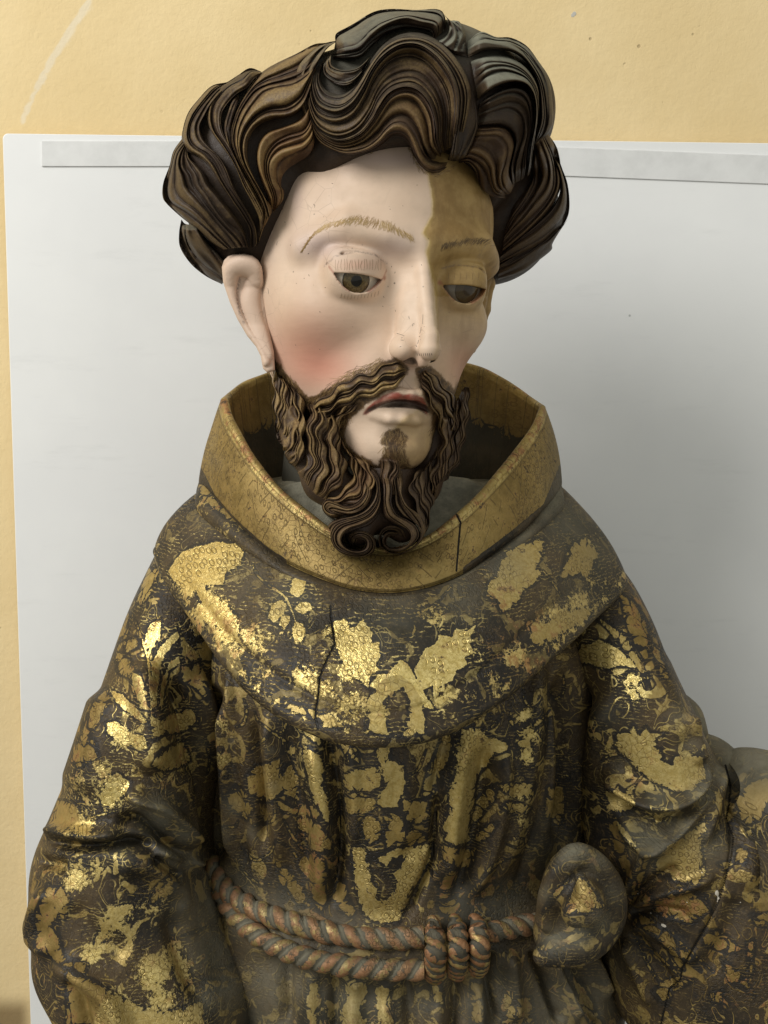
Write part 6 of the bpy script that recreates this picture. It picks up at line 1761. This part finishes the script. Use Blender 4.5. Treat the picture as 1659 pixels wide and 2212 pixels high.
def f_knob(p):
    c = lambda a: catmull([(*kp(x_, y_, Y_), r_) for x_, y_, Y_, r_ in a], 5 * len(a))
    d = sd_ell(p, kp(1250, 1935, -.160), (.037, .050, .046))
    d = smin(d, sd_ell(p, kp(1222, 2018, -.165), (.032, .040, .026)), .020)
    # hood-like edge that runs from the cord over the top and down to the foot
    d = smin(d, sd_chain(p, c([(1176, 1985, -.190, .009), (1186, 1930, -.200, .010), (1210, 1878, -.203, .011), (1246, 1848, -.198, .012), (1292, 1872, -.190, .012), (1322, 1925, -.182, .012), (1324, 1985, -.182, .011), (1290, 2032, -.195, .011), (1230, 2056, -.205, .010), (1172, 2066, -.198, .009)])), .018)
    # hollow of the fold, left, and the groove above the foot
    d = smax(d, -sd_chain(p, c([(1194, 1990, -.226, .009), (1207, 1938, -.232, .013), (1230, 1898, -.232, .010)])), .010)
    d = smax(d, -sd_chain(p, c([(1190, 2028, -.236, .008), (1250, 2014, -.240, .011), (1300, 1980, -.232, .008)])), .010)
    d = smax(d, -sd_chain(p, c([(1290, 1900, -.226, .006), (1306, 1945, -.224, .007)])), .010)
    # pointed tongue of cloth
    d = smin(d, sd_cone(p, kp(1255, 1935, -.205), kp(1250, 1930, -.205), .020, .020), .01)
    d = smin(d, sd_chain(p, c([(1254, 1896, -.222, .005), (1268, 1930, -.226, .011), (1272, 1958, -.224, .016), (1245, 1970, -.226, .014)])), .006)
    d = smax(d, -sd_chain(p, c([(1250, 1893, -.243, .0025), (1234, 1935, -.246, .0035), (1212, 1990, -.240, .003)])), .004)
    return d


lo, hi = kp(1150, 2110, -.27), kp(1350, 1800, -.12)
V, Fq = nets(f_knob, (lo[0] - .04, -.275, lo[2] - .05), (hi[0] + .06, -.09, hi[2] + .06), .0016)
mo('tucked_cloth', V, Fq, ROBE, paint(V, np.ones(len(V)), [(c7([(430, 1510), (470, 1560), (545, 1660), (470, 1690), (360, 1700), (380, 1620)]), .25), (c7([(400, 1510), (360, 1570), (300, 1640), (260, 1690), (300, 1610)]), .25), (c7([(230, 1850), (330, 1800), (470, 1780), (500, 1790), (350, 1850), (250, 1870)]), .3)], [], [], [], [],
      [(1240, 1840, 34, .9), (1290, 1862, 26, .7), (1325, 1930, 24, .5), (1200, 2030, 30, .85), (1255, 2022, 28, .85), (1300, 1995, 24, .7), (1175, 1930, 18, .5)], hatch=.5, base_dust=.04, foliage=.7))
print('body done', round(time.time() - T0, 1))
# ------------------------------------------------------------------ the white board behind, its strips, and the wall
def boxmesh(name, x0, x1, y0, y1, z0_, z1, mat, parent=None, bev=.0):
    import bmesh
    bm = bmesh.new()
    bmesh.ops.create_cube(bm, size=1)
    for v in bm.verts:
        v.co = Vector(((x0 + x1) / 2 + v.co.x * (x1 - x0), (y0 + y1) / 2 + v.co.y * (y1 - y0), (z0_ + z1) / 2 + v.co.z * (z1 - z0_)))
    if bev:
        bmesh.ops.bevel(bm, geom=bm.edges[:] + bm.verts[:], offset=bev, segments=2, affect='EDGES')
    me = bpy.data.meshes.new(name)
    bm.to_mesh(me)
    bm.free()
    me.materials.append(mat)
    o = bpy.data.objects.new(name, me)
    COL.objects.link(o)
    if parent:
        o.parent = parent
    return o


YB = .26
s = N('white_board')
n1 = s.noise(5, 4, .6)
col = s.mix(s.ramp(n1, .3, .7), (.79, .79, .785), (.83, .83, .82))
sp_ = s.n('TexVoronoi', {'Vector': s.co(), 'Scale': 16.0})['Distance']
scf = s.n('TexNoise', {'Vector': s.n('Mapping', {0: s.co(), 3: (1.2, 1, 6)})[0], 'Scale': 6.0, 'Detail': 6.0, 'Roughness': .7})['Fac']
col = s.mix(s.ramp(scf, .55, .8, 0, .22), col, (.55, .555, .55))
spk = s.math('MULTIPLY', s.ramp(sp_, .035, .015), s.ramp(s.noise(6, 2), .5, .6))
col = s.mix(s.math('MULTIPLY', spk, .6), col, (.25, .25, .24))
s.set(Base_Color=col, Roughness=.42, Specular_IOR_Level=.35, Normal=s.bump(s.math('ADD', s.noise(700, 2), s.math('MULTIPLY', n1, 4)), .12, .0006))
BOARD = s.m
s = N('woven_tape')
wv = s.n('TexWave', {'Vector': s.co(), 'Scale': 260.0, 'Distortion': .4}, wave_type='BANDS', bands_direction='Z')['Fac']
wx = s.n('TexWave', {'Vector': s.co(), 'Scale': 260.0, 'Distortion': .4}, wave_type='BANDS', bands_direction='X')['Fac']
n1 = s.noise(30, 4, .6)
s.set(Base_Color=s.mix(s.math('MULTIPLY', s.ramp(n1, .3, .8), s.ramp(wv, .1, .9, .7, 1)), (.76, .76, .75), (.64, .64, .63)), Roughness=.8, Normal=s.bump(s.math('ADD', wv, wx), .25, .0006))
TAPE = s.m
s = N('yellow_plaster')
n1, n2, n3 = s.noise(4, 5, .6), s.noise(60, 5, .7), s.noise(180, 4, .7)
col = s.mix(s.ramp(n1, .3, .7), (.75, .575, .305), (.82, .645, .365))
pit = s.n('TexVoronoi', {'Vector': s.co(), 'Scale': 45.0})['Distance']
pm = s.math('MULTIPLY', s.ramp(pit, .13, .07), s.ramp(s.noise(9, 4, .7), .56, .64))
col = s.mix(s.math('MULTIPLY', pm, .6), col, (.34, .25, .13))
ch = s.math('MULTIPLY', s.ramp(s.math('ADD', s.attr('chalk'), s.math('MULTIPLY', s.math('SUBTRACT', n2, .5), .9)), .35, .8), .42)
col = s.mix(ch, col, (.80, .76, .66))
chip = s.ramp(s.math('ADD', s.attr('chip'), s.math('MULTIPLY', s.math('SUBTRACT', n2, .5), 1.6)), .55, .7)
col = s.mix(chip, col, (.52, .50, .45))
col = s.mix(s.math('MULTIPLY', s.attr('lowbrown'), .8), col, (.16, .10, .04))
h = s.math('ADD', s.math('MULTIPLY', n2, 1.0), s.math('MULTIPLY', n3, .5))
h = s.math('SUBTRACT', h, s.math('MULTIPLY', pm, 1.2))
h = s.math('SUBTRACT', h, s.math('MULTIPLY', chip, 1.5))
s.set(Base_Color=col, Roughness=.85, Specular_IOR_Level=.2, Normal=s.bump(h, .45, .0022))
WALL = s.m

# board: its upper edge dips slightly to the right and it leans a little to one side, as in the photograph
TLc, TRc, BLc = at([(5, 288)], YB)[0], at([(1659, 309)], YB)[0], at([(66, 2212)], YB + 0)[0]
ux = (TRc - TLc); ux /= np.linalg.norm(ux)
dz = (BLc - TLc); dz /= np.linalg.norm(dz)
Wd, Hd = 1.35, 1.52
nyv = np.cross(ux, dz); nyv /= np.linalg.norm(nyv)
if nyv[1] > 0:
    nyv = -nyv


def slab(name, o0, a, b, thick, mat, parent, r=.0):
    """a thin panel with eased edges: origin corner, two edge vectors, thickness towards the back"""
    la, lb = np.linalg.norm(a), np.linalg.norm(b)
    ah, bh = a / la, b / lb
    nb_ = 6 if r else 1
    out = []
    for (ca, cb, s0) in ((r, r, np.pi), (la - r, r, 1.5 * np.pi), (la - r, lb - r, 0), (r, lb - r, .5 * np.pi)):
        for i in range(nb_):
            an = s0 + (np.pi / 2) * (i / max(nb_ - 1, 1)) if r else 0
            out.append((ca + r * math.cos(an), cb + r * math.sin(an)))
    m = len(out)
    e = min(.0009, thick * .3)
    V = []
    cx_, cy_ = la / 2, lb / 2
    for z_, sh in ((0, e), (-e, 0), (-thick + e, 0), (-thick, e)):
        for (p_, q_) in out:
            p2 = p_ + (e and np.sign(cx_ - p_) * sh)
            q2 = q_ + np.sign(cy_ - q_) * sh
            V.append(o0 + ah * p2 + bh * q2 + nyv * z_)
    me = bpy.data.meshes.new(name)
    Fs = [tuple(range(m))] + [(k * m + i, k * m + (i + 1) % m, (k + 1) * m + (i + 1) % m, (k + 1) * m + i) for k in range(3) for i in range(m)] + [tuple(reversed(range(3 * m, 4 * m)))]
    me.from_pydata([tuple(v) for v in V], [], Fs)
    me.update()
    me.materials.append(mat)
    o = bpy.data.objects.new(name, me)
    COL.objects.link(o)
    if parent:
        o.parent = parent
    import bmesh
    bm = bmesh.new(); bm.from_mesh(me); bmesh.ops.recalc_face_normals(bm, faces=bm.faces); bm.to_mesh(me); bm.free()
    return o


board = empty('display_board')
tag(board, 'plain white board standing against the yellow wall behind the statue', 'board')
slab('panel', TLc, ux * Wd, dz * Hd, .007, BOARD, board, .007)
for (x0, y0), (x1, y1), (x2, y2) in (((91, 305), (560, 305), (91, 360)), ((1100, 314), (1659, 336), (1100, 376))):
    a = at([(x0, y0)], YB)[0]; b = at([(x1, y1)], YB)[0]; c = at([(x2, y2)], YB)[0]
    if x0 > 1000:
        b = a + (b - a) * 1.4
    slab('tape_strip', a + nyv * .0019, b - a, c - a, .0016, TAPE, board, .0)

# wall as a displaced sheet
nx_, nz_ = 220, 200
X, Z = np.meshgrid(np.linspace(-2.2, 2.2, nx_), np.linspace(0, 3.2, nz_))
P = np.stack([X, np.full_like(X, .285), Z], -1).reshape(-1, 3)
P[:, 1] += (vnoise(P, 5) - .5) * .003
px = proj(P)
P2 = None
gx = np.linspace(-.9, .9, 260); gz = np.linspace(.3, 2.3, 300)
X, Z = np.meshgrid(np.r_[-3, -2, -1.2, gx, 1.2, 2, 3], np.r_[0, .15, gz, 2.6, 3.2])
P = np.stack([X, np.full_like(X, .285), Z], -1).reshape(-1, 3)
P[:, 1] += (vnoise(P, 5) - .5) * .003
px = proj(P)
d_, _, _ = seg_dist(px, [(195, 0), (160, 50), (110, 130), (75, 200), (48, 262)])
d2, _, _ = seg_dist(px, [(200, 20), (150, 90), (100, 180)])
chalk = np.exp(-(d_ / 7) ** 2) + .35 * np.exp(-(d2 / 16) ** 2)
chip = np.exp(-(((px[:, 0] - 1240) / 9) ** 2 + ((px[:, 1] - 33) / 6) ** 2)) + .7 * np.exp(-(((px[:, 0] - 740) / 30) ** 2 + ((px[:, 1] - 92) / 12) ** 2))
low = smooth(2140, 2190, px[:, 1]) * smooth(80, 40, px[:, 0])  # wall turns dark brown low down at the left
w_ = mesh_obj('wall', P, grid_faces(*X.shape), WALL, None, dict(chalk=chalk, chip=chip, lowbrown=low))
tag(w_, kind='structure')
# bench top on which the statue stands and the floor under it, below the frame
s = N('grey_floor')
s.set(Base_Color=s.mix(s.noise(4, 4), (.18, .17, .15), (.26, .25, .22)), Roughness=.6)
fl = mesh_obj('floor', np.array([[-3, -3, 0], [3, -3, 0], [3, .285, 0], [-3, .285, 0]], float), np.array([[0, 1, 2, 3]]), s.m, None, {}, False)
tag(fl, kind='structure')
print('all', round(time.time() - T0, 1))
